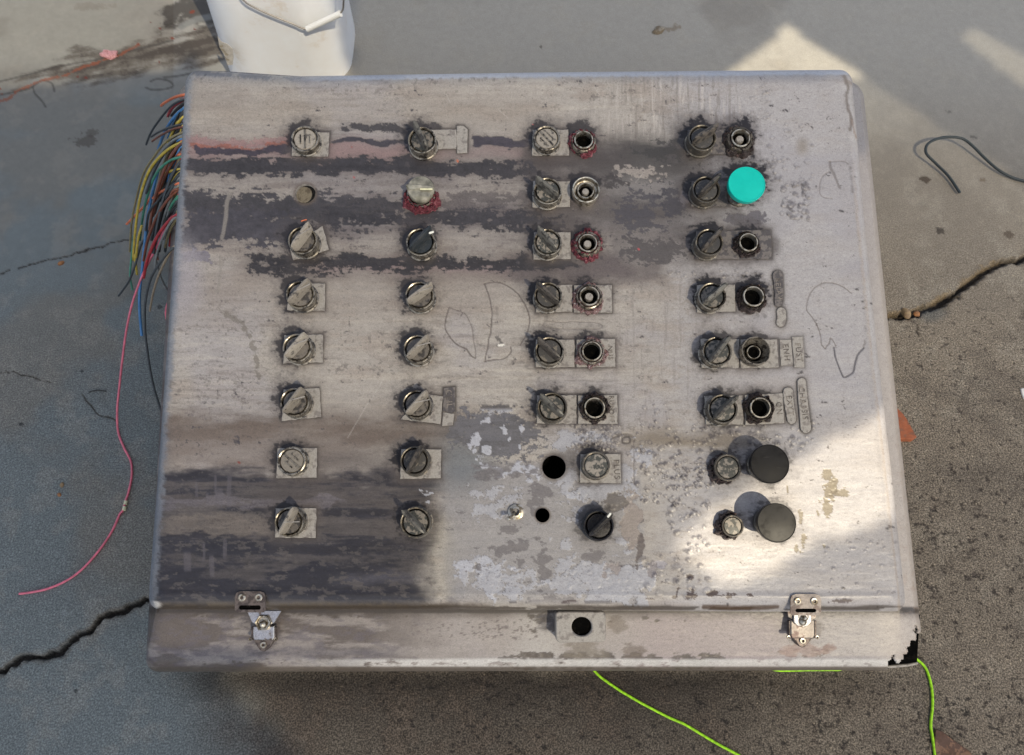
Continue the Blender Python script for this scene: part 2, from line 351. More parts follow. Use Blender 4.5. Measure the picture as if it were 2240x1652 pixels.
def pill(pts, w):                      # outline of a fat line with round ends
    P_ = catmull(pts, 6); l = []; r = []; W = w if callable(w) else (lambda t: w)
    for i, p in enumerate(P_):
        t = nrm(P_[min(i+1, len(P_)-1)]-P_[max(i-1, 0)]); nn = np.array([-t[1], t[0]]); ww = W(i/(len(P_)-1))
        l.append(p+nn*ww); r.append(p-nn*ww)
    def capo(c, d, ww): m = np.array([-d[1], d[0]]); return [c+m*ww*math.cos(a)+d*ww*math.sin(a) for a in (.5, 1.0, 1.57, 2.14, 2.64)]
    return l+capo(P_[-1], nrm(P_[-1]-P_[-2]), W(1))+r[::-1]+capo(P_[0], nrm(P_[0]-P_[1]), W(0))
STRIPS = [  # outline, lettering, text centre, size, thickness, sooted
 (pill([(1701, 602), (1703, 620), (1704, 645), (1703, 662)], lambda t: 11-2*t), 'RELAV', 1703, 632, .0095, .0016, 1),
 (pill([(1709, 682), (1710, 695), (1708, 705)], 10), '', 0, 0, 0, .0014, 0),
 ([(1705, 743), (1731, 743), (1735, 799), (1708, 800)], 'ENH', 1720, 771, .0105, .0010, 0),
 ([(1732, 737), (1757, 736), (1760, 804), (1737, 803)], 'FUST', 1747, 771, .0105, .0010, 0),
 (pill([(1724, 858), (1726, 880), (1731, 910), (1732, 918)], lambda t: 11-1.5*t), 'EXYT', 1728, 887, .010, .0016, 0),
 (pill([(1754, 836), (1756, 870), (1760, 905), (1763, 936)], lambda t: 9.5+2*t), 'CHASSIS', 1757, 882, .0105, .0018, 0),
 ([(970, 849), (996, 846), (995, 900), (985, 904), (968, 898)], 'CEIL', 982, 872, .011, .0012, 1),
 ([(969, 902), (994, 905), (990, 930), (967, 932)], '', 0, 0, 0, .0006, 0),
 ([(999, 275), (1014, 275), (1023, 283), (1022, 334), (1000, 335), (998, 300)], '', 0, 0, 0, .0012, 0)]
# ------------------------------------------------------------------ colour of the painted sheet (stains, wear, soot, plus some painted highlights and shade)
def paint(U, V, strip=False):
    warpx = (fbm(U, V, 60, 60, 4, 301)-.5)*26; warpy = (fbm(U, V, 60, 40, 4, 311)-.5)*22
    f1 = fbm(U, V, 130, 34, 6, 11, .62); f2 = fbm(U, V, 26, 11, 6, 31, .66); f3 = fbm(U, V, 9, 9, 4, 51, .7); f4 = fbm(U, V, 260, 200, 4, 71)
    st = fbm(U, V, 300, 9, 5, 91, .6); vst = fbm(U, V, 6, 90, 4, 101, .6)
    C = np.zeros(U.shape+(3,))+lin((160, 154, 148))
    hgt = np.zeros(U.shape)
    C = mix(C, (163, 160, 162), ss(1380, 1560, U+warpx*2)*.9)
    C = mix(C, (150, 139, 130), ss(.52, .8, f1)*.55*(1-ss(1400, 1600, U)*.7))
    C = mix(C, (178, 170, 160), ss(.55, .85, st)*.45*(1-ss(1300, 1500, U)))
    C = mix(C, (140, 131, 124), ss(.6, .8, f2)*.45*(1-ss(1500, 1650, U)*.75))
    C = mix(C, (150, 148, 156), ss(.55, .75, f4)*.35)
    C = mix(C, (92, 87, 84), ss(.66, .78, f3)*ss(.42, .6, f1)*.6*(1-ss(1350, 1500, U)*.8))
    f5 = fbm(U, V, 60, 7, 6, 191, .68)
    C = mix(C, (122, 115, 110), ss(.60, .78, f5)*.5*ss(.4, .62, f4+.1)*(1-ss(1250, 1500, U)*.85)); C = mix(C, (184, 177, 168), ss(.60, .78, 1-f5)*.3*(1-ss(1250, 1500, U)*.8))
    # scored vertical scratches upper centre
    w_ = sblob(U, V, 1480, 260, 170, 110, .5); C = mix(C, (118, 110, 104), w_*ss(.66, .8, vst)*.5); C = mix(C, (196, 188, 182), w_*ss(.70, .8, 1-vst)*.4)
    w_ = sblob(U, V, 1440, 760, 100, 190, .5); C = mix(C, (128, 120, 118), w_*ss(.66, .8, vst)*.4)
    ed = lambda m: np.clip(4*m*(1-m), 0, 1)
    def soot(x0, x1, y, hh, c, amt, nz=1.0, sx=40, th=.5, drift=0):
        nonlocal C, hgt
        yc = y + warpy*.8 + drift*(U-x0)/(x1-x0)
        e = np.exp(-((V-yc)/hh)**2*.9)*ss(x0-sx, x0+sx*.3, U+warpx*2)*(1-ss(x1-sx, x1+sx, U+warpx*2))
        f = e + nz*(.95*(f2-.5)+.50*(st-.5)+.55*(f3-.5))
        m = ss(th-.045, th+.045, f)*ss(.04, .16, e)
        if c[0] < 90: C = mix(C, (74, 69, 68), ss(.16, .62, f+.1*(f5-.5))*ss(.02, .2, e)*.5*amt)
        C = C*(1-(m*amt)[..., None])+lin(c)*(m*amt*(.45+.45*f1+.35*f3+.25*f5))[..., None]; C = mix(C, (56, 52, 56), ed(m)*.6*amt); hgt -= m*.00022
        return m
    # soft greasy halo under the bands, then crisp peeled streaks
    def smear(x0, x1, y, hh, c, amt, sx=90):
        nonlocal C
        e = np.exp(-((V-y-warpy)/hh)**2)*ss(x0-sx, x0+sx*.3, U+warpx*3)*(1-ss(x1-sx, x1+sx, U+warpx*3))
        C = mix(C, c, np.clip(e*1.15, 0, 1)*amt*(.62+.7*f1))
    if not strip:
        smear(405, 1350, 350, 52, (98, 90, 89), .8); smear(405, 1300, 475, 60, (98, 91, 92), .8); smear(560, 1420, 585, 34, (100, 92, 89), .85)
        smear(405, 900, 330, 24, (142, 116, 116), .62); smear(720, 1180, 330, 16, (144, 124, 122), .45); smear(720, 1150, 585, 14, (150, 126, 128), .5)
        smear(1270, 1540, 352, 46, (74, 71, 69), 1.0); smear(1290, 1540, 440, 60, (100, 96, 95), .85, 60); smear(1330, 1500, 530, 50, (94, 88, 88), .85, 50); smear(1150, 1500, 470, 26, (84, 78, 76), .7, 60)
        smear(1470, 1640, 312, 44, (66, 61, 62), .75, 40); smear(1160, 1340, 345, 34, (76, 70, 69), .8, 40); smear(1470, 1600, 425, 40, (70, 66, 68), .7, 30); smear(1490, 1700, 535, 40, (74, 69, 70), .7, 30); smear(1150, 1400, 590, 30, (96, 88, 88), .8, 60)
        smear(350, 1050, 940, 42, (104, 93, 86), .9); smear(1380, 1640, 965, 26, (122, 112, 100), .8, 50)
        smear(405, 1200, 240, 40, (146, 137, 128), .5); smear(405, 1100, 640, 60, (140, 131, 124), .5); smear(360, 760, 1000, 40, (120, 110, 104), .8); smear(640, 980, 1010, 30, (104, 97, 94), .8); smear(405, 520, 205, 30, (128, 121, 116), .5)
        m = soot(412, 700, 316, 12, (144, 110, 110), .55, 1.5, 40, .52)
        soot(412, 640, 325, 6, (140, 88, 76), .8, 1.4, 30, .6)
        soot(425, 630, 333, 7, (66, 60, 70), .95, .7, 24, .5)
        soot(410, 960, 362, 19, (56, 54, 58), .95, .9, 30, .5, 4)
        soot(680, 1180, 352, 16, (54, 52, 56), .9, 1.1, 40, .55, 24)
        soot(716, 905, 309, 5, (60, 58, 66), .9, .6, 20); soot(1022, 1165, 309, 9, (64, 60, 68), .95, .5, 14, .45)
        soot(740, 960, 280, 10, (56, 54, 58), .85, 1.1, 30, .6)
        soot(405, 880, 449, 27, (64, 62, 66), .95, .9, 26, .44, 14)
        soot(405, 640, 496, 34, (66, 64, 70), .95, .9, 22, .42)
        soot(700, 1240, 478, 24, (56, 54, 58), .95, 1.3, 40, .58)
        soot(560, 1260, 582, 17, (48, 46, 49), .95, 1.3, 50, .56, -8)
        soot(580, 800, 566, 13, (48, 46, 49), .9, 1.4, 50, .62)
        soot(980, 1340, 440, 16, (92, 86, 86), .8, 1.5, 50, .68)
        soot(400, 470, 560, 16, (110, 106, 118), .8, 1.2, 20, .55)
        # centre-right flaked smudges
        for (x, y, rx, ry, c, th) in ((1400, 465, 70, 60, (70, 68, 74), .62), (1430, 550, 70, 34, (76, 72, 73), .5), (1490, 330, 120, 34, (60, 58, 57), .66), (1480, 440, 60, 40, (64, 62, 68), .6), (1330, 400, 70, 20, (62, 58, 58), .7), (1390, 380, 70, 30, (150, 142, 136), .72)):
            e = np.exp(-((U-x+warpx)/rx)**2-((V-y+warpy)/ry)**2)+.9*(f2-.5)+.6*(f3-.5); m = ss(th-.05, th+.05, e)
            C = mix(C, c, m*.85); C = mix(C, (66, 62, 66), ed(m)*.5); hgt += m*.0001
        for (x, y, rx, ry) in ((1612, 476, 26, 13), (1655, 477, 27, 17), (1497, 430, 14, 18)):
            e = 1.2-np.hypot((U-x+warpx*.5)/rx, (V-y+warpy*.5)/ry)+.8*(f2-.5)+.4*(f3-.5); m = ss(.15, .24, e)
            C = mix(C, (98, 94, 100), m*.95); C = mix(C, (66, 60, 62), ed(m)*.5); hgt -= m*.0002
        # left pale run marks
        for pts, wd in (([(505, 420), (498, 440), (492, 480), (486, 520)], 4.5), ([(483, 560), (478, 640)], 3)):
            m = 1-ss(wd*.6, wd*1.3, polyd(U+warpx*.2, V, pts)); C = mix(C, (136, 130, 124), m*.7); hgt += m*.0002
        # bare crescent stain
        d = polyd(U+warpx*.3, V+warpy*.3, [(488, 686), (510, 695), (528, 712), (541, 735), (552, 760), (560, 790), (557, 812), (566, 822)])
        m = ss(.48, .6, (1-d/11)*.9+(f3-.5)*1.2+(f2-.5)*.6); C = mix(C, (112, 106, 98), m*.7)
        C = mix(C, (150, 146, 152), sblob(U, V, 396, 610, 44, 80, .6)*.7)
        # lower left soot
        edge = 958+warpx*1.4-(V-1000)*.12
        reg = ss(1018, 1062, V+warpy*1.6+(f1-.5)*46-(U-640)*.035)*(1-ss(edge-26, edge+34, U))
        C = mix(C, (86, 80, 81), reg*.9); lay = fbm(U, V, 210, 20, 6, 131, .62)
        m = ss(.30, .60, lay+(f2-.5)*.25)*reg; C = mix(C, (54, 53, 62), m*.95)
        m = ss(.60, .64, lay)*reg; C = mix(C, (54, 51, 56), m*.6)
        m2 = np.exp(-((V-1148-warpy*.8)/26)**2)*(1-ss(560, 640, U+warpx)); C = mix(C, (124, 115, 109), reg*ss(.35, .6, m2+(f2-.5)*.5)*.85)
        m2 = np.exp(-((V-1098-warpy)/13)**2)*(1-ss(700, 800, U)); C = mix(C, (122, 116, 122), reg*ss(.4, .6, m2+(f2-.5)*.5)*.7)
        m2 = ss(1172, 1190, V+warpy)*(1-ss(1306, 1322, V)); C = mix(C, (50, 49, 58), reg*m2*(.35+.75*ss(.35, .6, f1)))
        m2 = np.exp(-((V-1268-warpy*.7)/12)**2)*ss(700, 780, U); C = mix(C, (98, 96, 106), reg*m2*.5)
        C = mix(C, (104, 98, 96), reg*ss(.64, .72, f2)*.6)
        C = C*(1-.30*reg*(.5+f5))[..., None]; tide = np.abs(fbm(U, V, 120, 26, 4, 151)-.5); C = mix(C, (52, 48, 52), reg*(1-ss(.004, .012, tide))*.6)
        # ghost runs (unpainted drips) lower left
        for x0, y0, y1, wd in ((452, 1078, 1102, 3), (478, 1066, 1108, 9), (470, 1040, 1100, 2.5), (500, 1040, 1108, 5), (430, 1060, 1090, 3), (447, 1190, 1225, 3), (493, 1180, 1222, 4), (410, 1210, 1250, 8), (465, 1215, 1260, 6)):
            m = (1-ss(wd*.7, wd*1.2, np.abs(U-x0+warpx*.2)))*ss(y0-5, y0+5, V+warpy*.3)*(1-ss(y1-5, y1+5, V+warpy*.3)); C = mix(C, (92, 88, 94), m*.5)
        # central bare area with light flakes
        reg2 = ss(950+warpx, 985+warpx, U)*(1-ss(1392, 1410, U+warpx*.3+(f3-.5)*16))*ss(985, 1030, V+warpy*1.5-(U-1000)*.03)*(1-ss(1300, 1330, V))
        C = mix(C, (140, 138, 140), reg2*.75); C = mix(C, (128, 128, 134), reg2*ss(.5, .7, f4)*.6)
        C = mix(C, (96, 102, 108), sblob(U, V, 1010, 1010, 70, 60, .8)*.7)
        C = mix(C, (160, 152, 130), np.exp(-((U-965-warpx)/34)**2)*ss(1090, 1180, V)*(1-ss(1300, 1325, V))*.22)
        e = np.exp(-((U-1085+warpx)/115)**2-((V-945+warpy-(U-1085)*.12)/52)**2)+.55*(f2-.5)+.35*(f3-.5); mD = ss(.42, .46, e)
        C = mix(C, (100, 99, 104), mD*.95); C = mix(C, (86, 84, 86), mD*ss(.5, .65, f1)*.6); C = mix(C, (70, 66, 66), ed(mD)*.7); hgt -= mD*.0002
        fl = fbm(U, V, 44, 34, 5, 171, .55)
        def flake(x, y, rx, ry, th=.5):
            nonlocal C, hgt
            e = 1.15-np.hypot((U-x+warpx)/rx, (V-y+warpy)/ry)*.75+1.5*(fl-.5)+.25*(f3-.5); m = ss(th-.015, th+.015, e+.35*(f3-.5))
            C = mix(C, (168, 169, 177), m*.95); C = mix(C, (92, 86, 84), ed(m)*.8); hgt += m*.00025
        for q in ((1038, 965, 13, 22, .55), (1107, 938, 12, 12, .55), (1062, 920, 16, 6, .6), (1072, 1020, 32, 24, .5), (1125, 1032, 26, 22, .6), (1160, 1040, 18, 20, .7), (1090, 1262, 34, 34, .5), (1012, 1246, 18, 14, .62), (1074, 1296, 12, 18, .5), (1122, 1300, 22, 12, .5), (1000, 1268, 12, 8, .5),
                  (1255, 1085, 22, 7, .5), (1070, 980, 12, 8, .6), (1140, 975, 6, 10, .5), (1150, 950, 6, 10, .5), (1118, 957, 7, 6, .5), (935, 1080, 16, 20, .75), (1250, 1290, 10, 8, .5), (1130, 1245, 20, 8, .62), (1190, 1270, 14, 7, .6)): flake(*q)
        ff = fbm(U, V, 62, 40, 6, 611, .62); w2 = ss(1000, 1060, U)*(1-ss(1400, 1440, U))*(.35*np.exp(-((V-1265)/50)**2)+.08*np.exp(-((V-1075)/60)**2)+.1*np.exp(-((V-960)/60)**2))
        m = ss(.70, .72, ff+w2*.55+(f3-.5)*.28)*ss(880, 900, V)*(1-ss(1312, 1322, V))*(w2 > .02); C = mix(C, (160, 160, 166), m*.9); C = mix(C, (80, 75, 74), ed(m)*.9); hgt += m*.00025
        m = ss(.72, .75, 1-ff+w2*.35+(f2-.5)*.2)*reg2; C = mix(C, (104, 100, 102), m*.8)
        # big pale peeled field, with remaining darker islands
        e = .62-np.hypot((U-1350+warpx)/118, (V-1262+warpy-(U-1350)*.12)/62)+1.0*(fl-.5)+.2*(f3-.5)+.46; m = ss(.42, .46, e)*(U > 1150)*ss(1150, 1190, V+warpy)
        C = mix(C, (160, 160, 166), m*.9); C = mix(C, (80, 75, 74), ed(m)*.9); hgt += m*.00025
        for (x, y, rx, ry, c) in ((1375, 1150, 22, 70, (140, 130, 124)), (1395, 1200, 9, 45, (96, 88, 86)), (1345, 1240, 24, 22, (142, 134, 132)), (1442, 1233, 22, 8, (150, 146, 152)), (1428, 1238, 10, 18, (130, 124, 126)), (1340, 1100, 26, 16, (98, 92, 88)), (1320, 1150, 14, 8, (130, 122, 118))):
            e = 1.1-np.hypot((U-x+warpx*.8)/rx, (V-y+warpy*.8)/ry)+1.1*(fl-.5)+.5*(f3-.5); m = ss(.25, .3, e); C = mix(C, c, m*.9); C = mix(C, (80, 74, 74), ed(m)*.6); hgt -= m*.0002
        # blot on the sunny side
        for (x, y, rx, ry) in ((1807, 1045, 17, 14), (1815, 1075, 20, 22), (1838, 1080, 20, 12), (1812, 1108, 9, 24), (1828, 1060, 10, 26), (1790, 1118, 3, 14), (1749, 1135, 6, 22), (1752, 1185, 7, 30), (1738, 1202, 5, 10), (1798, 1195, 3, 10), (1723, 1075, 3, 14)):
            e = 1.1-np.hypot((U-x+warpx*.5)/rx, (V-y+warpy*.5)/ry)+1.2*(f2-.5)+.8*(f3-.5); m = ss(.28, .36, e); C = mix(C, (122, 113, 98), m*.95); C = mix(C, (84, 74, 62), ed(m)*.6); hgt -= m*.0002
        # flecks along the lower rim
        for (x, y, rx, ry) in ((1515, 1300, 16, 12), (1558, 1298, 18, 15), (1600, 1302, 22, 9), (1505, 1260, 10, 12), (1475, 1306, 8, 6), (1640, 1300, 12, 7), (1240, 1318, 30, 4), (1420, 1310, 14, 3), (1840, 1313, 30, 5), (1480, 1298, 3, 12)):
            e = 1.1-np.hypot((U-x+warpx*.4)/rx, (V-y+warpy*.3)/ry)+1.1*(f2-.5)+.8*(f3-.5); m = ss(.4, .5, e); C = mix(C, (82, 70, 68), m*.95); hgt -= m*.0002
        m = ss(1310, 1324, V)*(1-ss(900, 1150, U)); C = mix(C, (84, 76, 68), m*(.45+.6*ss(.4, .6, f2)))
        m = ss(1322, 1328, V+warpy*.2)*(1-ss(1333, 1338, V))*ss(.52, .58, f1+.1); C = mix(C, (58, 50, 42), m*.8)
        m = (1-ss(3, 7, polyd(U, V+warpy*.2, [(1540, 1328), (1600, 1329), (1700, 1326)]))); C = mix(C, (74, 56, 42), m*.85)
        m = sblob(U, V, 337, 1323, 14, 8); C = mix(C, (205, 200, 194), m)
        # bubbles / blisters: cells
        def bubbles(x0, y0, x1, y1, n, rr, seed, dk=.72, hg=.0006):
            nonlocal C, hgt
            rn = random.Random(seed)
            for _ in range(n):
                t1, t2 = rn.random(), rn.random(); x = x0+(x1-x0)*t1; y = y0+(y1-y0)*t2; r = rr*.72*(.5+rn.random()); ex = rn.uniform(.7, 1.5); an = rn.uniform(-.6, .6)
                i0 = (np.abs(U-x) < r*3) & (np.abs(V-y) < r*3)
                if not i0.any(): continue
                du = (U[i0]-x)*math.cos(an)+(V[i0]-y)*math.sin(an); dv = -(U[i0]-x)*math.sin(an)+(V[i0]-y)*math.cos(an)
                q = np.hypot(du/ex, dv)/r*(1+.5*(f3[i0]-.5)); rim = np.exp(-((q-1)/.24)**2)*(.3+.7*(dv > 0)); cc = C[i0]
                cc = mix(cc, (66, 60, 62), rim*dk); 
                if rn.random() < .3: cc = mix(cc, (82, 78, 84), (1-ss(.6, 1, q))*dk)
                C[i0] = cc; hgt[i0] += hg*(1-ss(.5, 1.1, q))
        bubbles(1385, 930, 1560, 1110, 150, 4.2, 1); bubbles(1440, 1010, 1560, 1070, 70, 4, 2, .7); bubbles(1250, 925, 1360, 985, 120, 4.5, 3, .55)
        bubbles(1710, 395, 1770, 480, 55, 6, 4, .5); bubbles(1680, 250, 1780, 400, 34, 5, 5, .35); bubbles(1640, 180, 1690, 260, 20, 4, 6, .3)
        bubbles(1430, 590, 1700, 625, 40, 4, 7, .4); bubbles(1500, 920, 1780, 990, 60, 5, 8, .5); bubbles(1460, 1090, 1560, 1280, 50, 6, 9, .5)
        bubbles(1780, 1180, 1960, 1300, 40, 3.5, 10, .35); bubbles(1640, 940, 1700, 970, 12, 6, 11, .4); bubbles(1380, 220, 1520, 300, 60, 2.4, 12, .3)
        bubbles(420, 690, 640, 900, 220, 2.2, 13, .4, .0001); bubbles(430, 560, 620, 680, 90, 2.5, 14, .4, .0001); bubbles(760, 200, 900, 260, 60, 2.6, 15, .3, .0001); bubbles(960, 880, 1180, 930, 50, 4, 16, .4)
        bubbles(1590, 330, 1700, 400, 25, 4, 17, .4); bubbles(1560, 590, 1720, 640, 22, 4, 18, .4); bubbles(1400, 1200, 1560, 1310, 20, 8, 19, .3)
        bubbles(360, 900, 620, 1010, 120, 2.4, 20, .4, .0001); bubbles(640, 640, 1000, 900, 60, 2, 21, .3, .0001); bubbles(1370, 880, 1470, 1000, 26, 5, 22, .55)
        # outlines of buried stickers
        def line(pts, wd, c=(96, 88, 84), a=.85, step=0, close=False, wob=.25):
            nonlocal C, hgt
            pp = catmull(pts, 6); d = polyd(U+warpx*wob, V+warpy*wob, pp); m = 1-ss(wd*.5, wd*1.4, d); C = mix(C, c, m*a); hgt -= m*.0004
            if step: hgt += step*ss(0, 1, inpoly(U+warpx*wob, V+warpy*wob, pp).astype(float))
        o5 = (716.8, 537.6); k = 2.777
        line(zp(o5, k, [(945, 230), (1010, 222), (1080, 240), (1150, 290), (1205, 370), (1224, 440), (1215, 520), (1170, 610)]), 1.6, step=0)
        line(zp(o5, k, [(945, 230), (975, 310), (990, 400), (997, 500), (975, 570), (965, 640), (950, 700)]), 1.6)
        line(zp(o5, k, [(950, 700), (1010, 688), (1060, 685), (1112, 650), (1110, 620)]), 1.6)
        line(zp(o5, k, [(740, 378), (722, 440), (720, 500), (745, 560), (790, 605), (840, 630), (870, 670), (895, 685)]), 1.7)
        line(zp(o5, k, [(740, 378), (790, 400), (835, 420), (870, 470), (888, 530), (895, 600), (898, 685)]), 1.3, a=.6)
        m = ss(.5, .62, (1-polyd(U, V, zp(o5, k, [(1030, 560), (1060, 600)]))/7)+(f3-.5)*1.5); C = mix(C, (70, 66, 66), m*.7)
        m = ss(.5, .62, (1-polyd(U, V, zp(o5, k, [(1045, 606), (1068, 602)]))/5)+(f3-.5)*1.2); C = mix(C, (226, 222, 214), m*.9)
        o6 = (1433.7, 537.6)
        line(zp(o6, k, [(1035, 630), (1010, 600), (1005, 550), (985, 490), (950, 430), (920, 385), (928, 320), (960, 265), (1010, 232), (1060, 226), (1130, 245), (1190, 290)]), 1.2, a=.7, wob=.1)
        line(zp(o6, k, [(1268, 480), (1275, 560), (1272, 620)]), 1.3, a=.6); line(zp(o6, k, [(1035, 630), (1055, 590), (1065, 560), (1090, 600), (1100, 620)]), 1.3, a=.7)
        line(zp(o6, k, [(1085, 620), (1100, 690), (1130, 760), (1150, 795), (1200, 768), (1215, 730), (1235, 660), (1272, 620)]), 2.0, (70, 68, 74), .85)
        line(zp((1433.7, 0), k, [(1060, 985), (1065, 1020), (1090, 1060), (1105, 1110), (1118, 1140)]), 3, (110, 104, 102), .7); line(zp((1433.7, 0), k, [(1060, 985), (1150, 985), (1190, 1030), (1200, 1120), (1190, 1200)]), 1.4, a=.5)
        line(zp((1433.7, 0), k, [(1060, 1040), (1010, 1080), (990, 1140), (1000, 1190), (1070, 1210)]), 1.4, a=.45)
        line([(1192, 703), (1225, 705), (1262, 704), (1311, 706), (1311, 718), (1260, 719), (1192, 717), (1192, 703)], 1.2, a=.5)
        line(zp(o5, k, [(1740, 1170), (1790, 1150), (1840, 1160), (1860, 1190)]), 3, (100, 92, 84), .7); line(zp(o5, k, [(1860, 1190), (1855, 1300), (1858, 1450)]), 1.3, a=.6); line(zp(o5, k, [(1790, 1165), (1830, 1163), (1832, 1195), (1792, 1197), (1790, 1165)]), 2.4, (64, 58, 56), .8, wob=0)
        for x0, x1 in ((1368, 1372),): pass
        # dents/cracked corner upper right
        line([(1852, 170), (1862, 195), (1856, 220), (1862, 250), (1858, 275)], 4, (92, 80, 70), .75, wob=.8); line([(1845, 165), (1868, 185)], 3, (120, 108, 100), .6, wob=.8)
        line([(1863, 262), (1868, 285), (1872, 300)], 2, (130, 112, 100), .6)
        # fine white scratches
        rn = random.Random(5)
        for x, y, l, a in [(985, 225, 22, 2), (1090, 240, 30, -.7), (1040, 200, 18, 1.5), (1300, 190, 30, -1), (1450, 200, 22, 2), (843, 822, 60, -2.1), (806, 880, 90, -2.1), (1560, 400, 20, 1), (1390, 400, 30, .9)]:
            p = [(x, y), (x+l*math.cos(a), y-l*math.sin(a))]; m = 1-ss(.5, 1.4, polyd(U, V, p)); C = mix(C, (192, 187, 181), m*.32)
        # plates: grime around; knobs: halos of grime biased up-left
        for q, kd in PLATES:
            d = polyd(U+warpx*.15, V+warpy*.15, q+[q[0]], 30); m = np.exp(-(d/4.5)**2); C = mix(C, (48, 43, 43), m*.8); m = np.exp(-(d/15)**2)*(.3+f1); C = mix(C, (96, 88, 84), m*.42)
        for sp_ in STRIPS:
            q = [tuple(p) for p in sp_[0]]; d = polyd(U+warpx*.1, V+warpy*.1, q+[q[0]], 30); C = mix(C, (54, 49, 48), np.exp(-(d/3.4)**2)*(.5+.4*(sp_[5] > .0011))); C = mix(C, (104, 98, 94), np.exp(-(d/9)**2)*.35)
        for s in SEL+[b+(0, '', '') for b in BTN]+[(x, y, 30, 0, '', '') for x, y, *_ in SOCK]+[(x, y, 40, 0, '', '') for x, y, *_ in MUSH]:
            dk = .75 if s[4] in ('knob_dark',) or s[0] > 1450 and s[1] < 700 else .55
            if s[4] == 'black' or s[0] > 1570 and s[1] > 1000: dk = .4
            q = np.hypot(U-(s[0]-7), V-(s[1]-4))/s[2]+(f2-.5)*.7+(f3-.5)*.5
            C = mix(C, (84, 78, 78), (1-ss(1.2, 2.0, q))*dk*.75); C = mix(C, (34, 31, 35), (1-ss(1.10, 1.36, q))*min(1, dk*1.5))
        for x, y, r in HOLES:
            q = np.hypot(U-x, V-y)/r; C = mix(C, (96, 84, 74), np.exp(-((q-1.08)/.16)**2)*.6)
        C = mix(C, (84, 80, 80), sblob(U, V, 1236, 1010, 36, 24, .6)*.7)
        # red flecks
        for x, y, r, c in ((770, 322, 4, (150, 70, 66)), (1166, 273, 2, (190, 90, 90)), (523, 1012, 4, (120, 66, 60)), (1397, 545, 4, (170, 80, 84)), (665, 483, 0, 0), (1000, 352, 5, (190, 110, 80)), (775, 388, 4, (150, 90, 90))):
            if r: C = mix(C, c, ss(.4, .7, 1.2-np.hypot((U-x)/r, (V-y)/r)+(f3-.5)))
        m = sblob(U, V, 1755, 320, 12, 16, .9); C = mix(C, (132, 124, 116), m*.8)
        # chipped, worn rims, plus sky light painted bluish on top and left
        sd, dl, dr, dt, db = lid_sd(U, V)
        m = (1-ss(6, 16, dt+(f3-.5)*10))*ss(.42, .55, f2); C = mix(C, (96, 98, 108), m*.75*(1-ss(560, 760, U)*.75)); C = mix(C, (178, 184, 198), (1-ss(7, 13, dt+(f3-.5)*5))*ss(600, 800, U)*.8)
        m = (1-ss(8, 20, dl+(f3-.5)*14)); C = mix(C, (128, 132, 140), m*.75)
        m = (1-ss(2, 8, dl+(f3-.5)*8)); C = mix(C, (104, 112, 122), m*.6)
        m = np.exp(-((dr-14-(f3-.5)*3)/2.4)**2)*ss(300, 500, V); C = mix(C, (150, 134, 116), m*.5)
    else:
        C = mix(C, (150, 143, 140), .75*np.ones_like(U)); C = mix(C, (94, 86, 82), (1-ss(700, 1050, U+warpx*3))*(.45+.9*ss(.35, .65, f1))*.9)
        C = mix(C, (96, 90, 96), (1-ss(760, 1000, U+warpx*2))*ss(.55, .68, f2)*.6)
        m = np.exp(-((V-1428-warpy*.5)/10)**2)*ss(400, 440, U)*(1-ss(830, 930, U)); C = mix(C, (92, 88, 94), m*(.3+f1)*.8)
        C = mix(C, (178, 175, 171), ss(1085, 1180, U)*(1-ss(1200, 1260, U))*.5); C = mix(C, (146, 134, 134), ss(1330, 1450, U)*(1-ss(1680, 1760, U))*.7)
        C = mix(C, (184, 174, 164), ss(1890, 1960, U)*.5)
        rn = random.Random(8)
        for (x0, x1, y0, y1, n, r0) in ((1090, 1560, 1436, 1452, 60, 13), (1090, 1560, 1455, 1462, 60, 5), (1000, 1180, 1350, 1400, 60, 2.5), (880, 1180, 1362, 1395, 90, 2.5), (330, 1900, 1442, 1462, 90, 3), (1170, 1215, 1340, 1385, 12, 9), (1700, 1810, 1415, 1440, 8, 8), (1480, 1900, 1345, 1430, 30, 2.2), (330, 900, 1340, 1350, 40, 4), (1150, 1500, 1345, 1360, 14, 5)):
            for _ in range(n):
                x = rn.uniform(x0, x1); y = rn.uniform(y0, y1); r = r0*rn.uniform(.5, 1.3)
                e = 1.1-np.hypot((U-x)/(r*1.5), (V-y)/r)+1.3*(f2-.5)+.8*(f3-.5); m = ss(.42, .5, e); C = mix(C, (86, 78, 72) if r0 > 2.6 else (110, 102, 100), m*.85); hgt -= m*.0002
        for x, y, rx, ry, c in ((1195, 1362, 26, 26, (86, 82, 84)), (1350, 1362, 24, 24, (110, 100, 92)), (1272, 1428, 60, 24, (112, 104, 94)), (1390, 1432, 30, 24, (96, 84, 76)), (578, 1375, 50, 48, (84, 78, 80)), (1755, 1372, 42, 44, (96, 88, 86)), (1810, 1425, 20, 14, (120, 92, 86)), (1735, 1432, 22, 14, (122, 96, 90)), (1755, 1425, 60, 16, (140, 118, 112))):
            e = 1.1-np.hypot((U-x+warpx*.5)/rx, (V-y+warpy*.5)/ry)*.8+.9*(f2-.5); C = mix(C, c, ss(.3, .62, e)*.7)
        m = ss(1438, 1446, V+warpy*.1)*(1-ss(1456, 1462, V))*ss(560, 900, U); C = mix(C, (204, 202, 200), m*.75*ss(.3, .5, f2+.12))  # pale highlight painted along the rolled front edge
        m = ss(1456, 1461, V); C = mix(C, (92, 84, 76), m*.8)
        C = mix(C, (40, 35, 32), (1-ss(1339, 1344, V+warpy*.15))*ss(1325, 1330, V)*.85)  # dark seam painted on as the gap's shade below the lid
